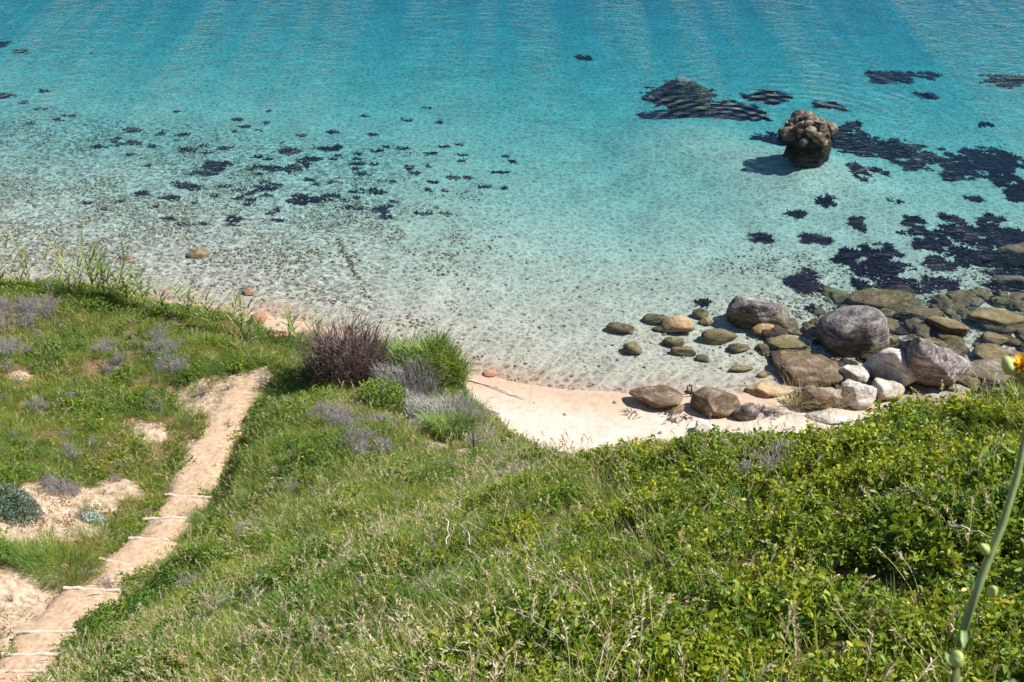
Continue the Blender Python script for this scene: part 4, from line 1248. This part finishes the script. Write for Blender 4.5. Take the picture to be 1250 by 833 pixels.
for (u, v, h, lab) in ((578, 556, .55, "short dark stake standing at the top of the beach bank"), (838, 482, .3, "small dark stick standing in sand beside the pale flat stone"), (843, 484, .38, "taller dark stick standing in sand beside the pale flat stone")):
    g = hit(u, v)
    mb = MB()
    tube(mb, [(0, 0, -.1), (.01, 0, h * .5), (.0, .01, h)], [.022, .02, .016], 6)
    tag(link("stake", mb.mesh("stake", M['darkwood']), None, (g[0], g[1], float(terrain(g[0], g[1])))), lab, "stake")
for i, (u, v) in enumerate([(592, 530), (600, 536), (607, 541), (598, 544), (770, 506), (822, 514), (838, 512), (816, 508), (930, 503), (938, 508)]):
    g = hit(u, v)
    mb = MB()
    rs = np.random.default_rng(700 + i)
    for j in range(26):
        blade(mb, (*rs.normal(0, .09, 2), 0), rs.uniform(0, 6.28), rs.uniform(.1, .22), .03, rs.uniform(.9, 1.4), rs.uniform(.1, .4), 0, 3)
    tag(link("dried_weed", mb.mesh("dried_weed", M['deadtwig']), None, (g[0], g[1], float(terrain(g[0], g[1])) + .01)), "small dark scrap of dried weed lying on the sand", "dried weed", "dried weed scraps on the beach")

# the flowering stem beside the camera
root = bpy.data.objects.new("flowering_thistle", None)
COL.objects.link(root)
T = 1.42
foot = at_t(1150, 870, T * 1.02)
gz = float(terrain(foot[0], foot[1]))
root.location = (foot[0], foot[1], gz)
tag(root, "tall yellow flowered green stem rising close beside the viewer", "flower")
loc = lambda u, v, t=T: at_t(u, v, t) - np.array(root.location)
mb = MB()
path_pts = [np.array([-.02, -.02, -.05]), loc(1148, 900, T * 1.03), loc(1166, 828), loc(1176, 768), loc(1200, 700), loc(1224, 640), loc(1242, 580), loc(1254, 520), loc(1256, 480), loc(1252, 462)]
tube(mb, path_pts, [.0065, .006, .0056, .0054, .005, .0047, .0044, .004, .004, .004], 8)
st = link("stem", mb.mesh("stem", M['stem']), root)
def bud(u, v, w, hgt, mat, rotx=0.0):
    me = rock_mesh("bud", M[mat], (w, w, hgt), int(u + v), 3, 8, 6, .08, 3)
    return link("bud", me, root, loc(u, v), (rotx, rotx * .6, 0))
bud(1231, 447, .017, .026, 'bud', -.9)
for a, b_ in (((1231, 449), (1252, 470)),):
    mb = MB()
    tube(mb, [loc(*a), loc(*b_)], [.0028, .0032], 6)
    link("stalk", mb.mesh("stalk", M['stem']), root)
bud(1202, 672, .014, .018, 'bud')
bud(1212, 722, .013, .017, 'bud')
bud(1168, 806, .018, .024, 'bud')
mb = MB()
tube(mb, [loc(1204, 676), loc(1222, 640)], [.002, .0024], 5)
link("stalk", mb.mesh("stalk", M['stem']), root)
cup = bud(1252, 457, .018, .018, 'bud')
mb = MB()
for i in range(46):
    a = i * 2.399
    el = .15 + 1.1 * (i / 46)
    d = (math.cos(a) * math.cos(el), math.sin(a) * math.cos(el), math.sin(el))
    leaf(mb, np.array([0, 0, .0]), d, (0, 0, 1), .019, .006, .05, .1)
link("petals", mb.mesh("petals", M['petal']), root, loc(1251, 448), (.2, -.4, 0))
mb = MB()
for i, (q, az) in enumerate(((1, .5), (1, 3.4), (2, 1.6), (3, 4.4), (4, 2.6))):
    b = path_pts[q]
    leaf(mb, b, (math.cos(az), math.sin(az), .35), (0, 0, 1), .05 - .006 * i, .010, .3, .2)
link("leaves", mb.mesh("leaves", M['stem']), root)
# seed stalk close to the viewer at the lower edge
root2 = bpy.data.objects.new("tall_seed_stalk", None)
COL.objects.link(root2)
f2 = at_t(985, 900, 3.2)
root2.location = (f2[0], f2[1], float(terrain(f2[0], f2[1])))
tag(root2, "upright pale green grass stalk with a narrow seed head on the near slope", "grass stalk")
l2 = lambda u, v, t: at_t(u, v, t) - np.array(root2.location)
mb = MB()
tube(mb, [(0, 0, -.03), l2(980, 860, 3.25), l2(971, 790, 3.3), l2(968, 742, 3.3)], [.003, .0028, .0022, .001], 5)
link("stem", mb.mesh("stem", M['straw']), root2)
mb = MB()
rs = np.random.default_rng(5)
for i in range(70):
    f_ = i / 70
    b = l2(976, 815, 3.28) * (1 - f_) + l2(968, 738, 3.3) * f_
    leaf(mb, b, unit((rs.normal() * .4, rs.normal() * .4, 1)), rs.normal(size=3), .022, .006, .1, .1)
link("seed_head", mb.mesh("seed_head", M['straw']), root2)
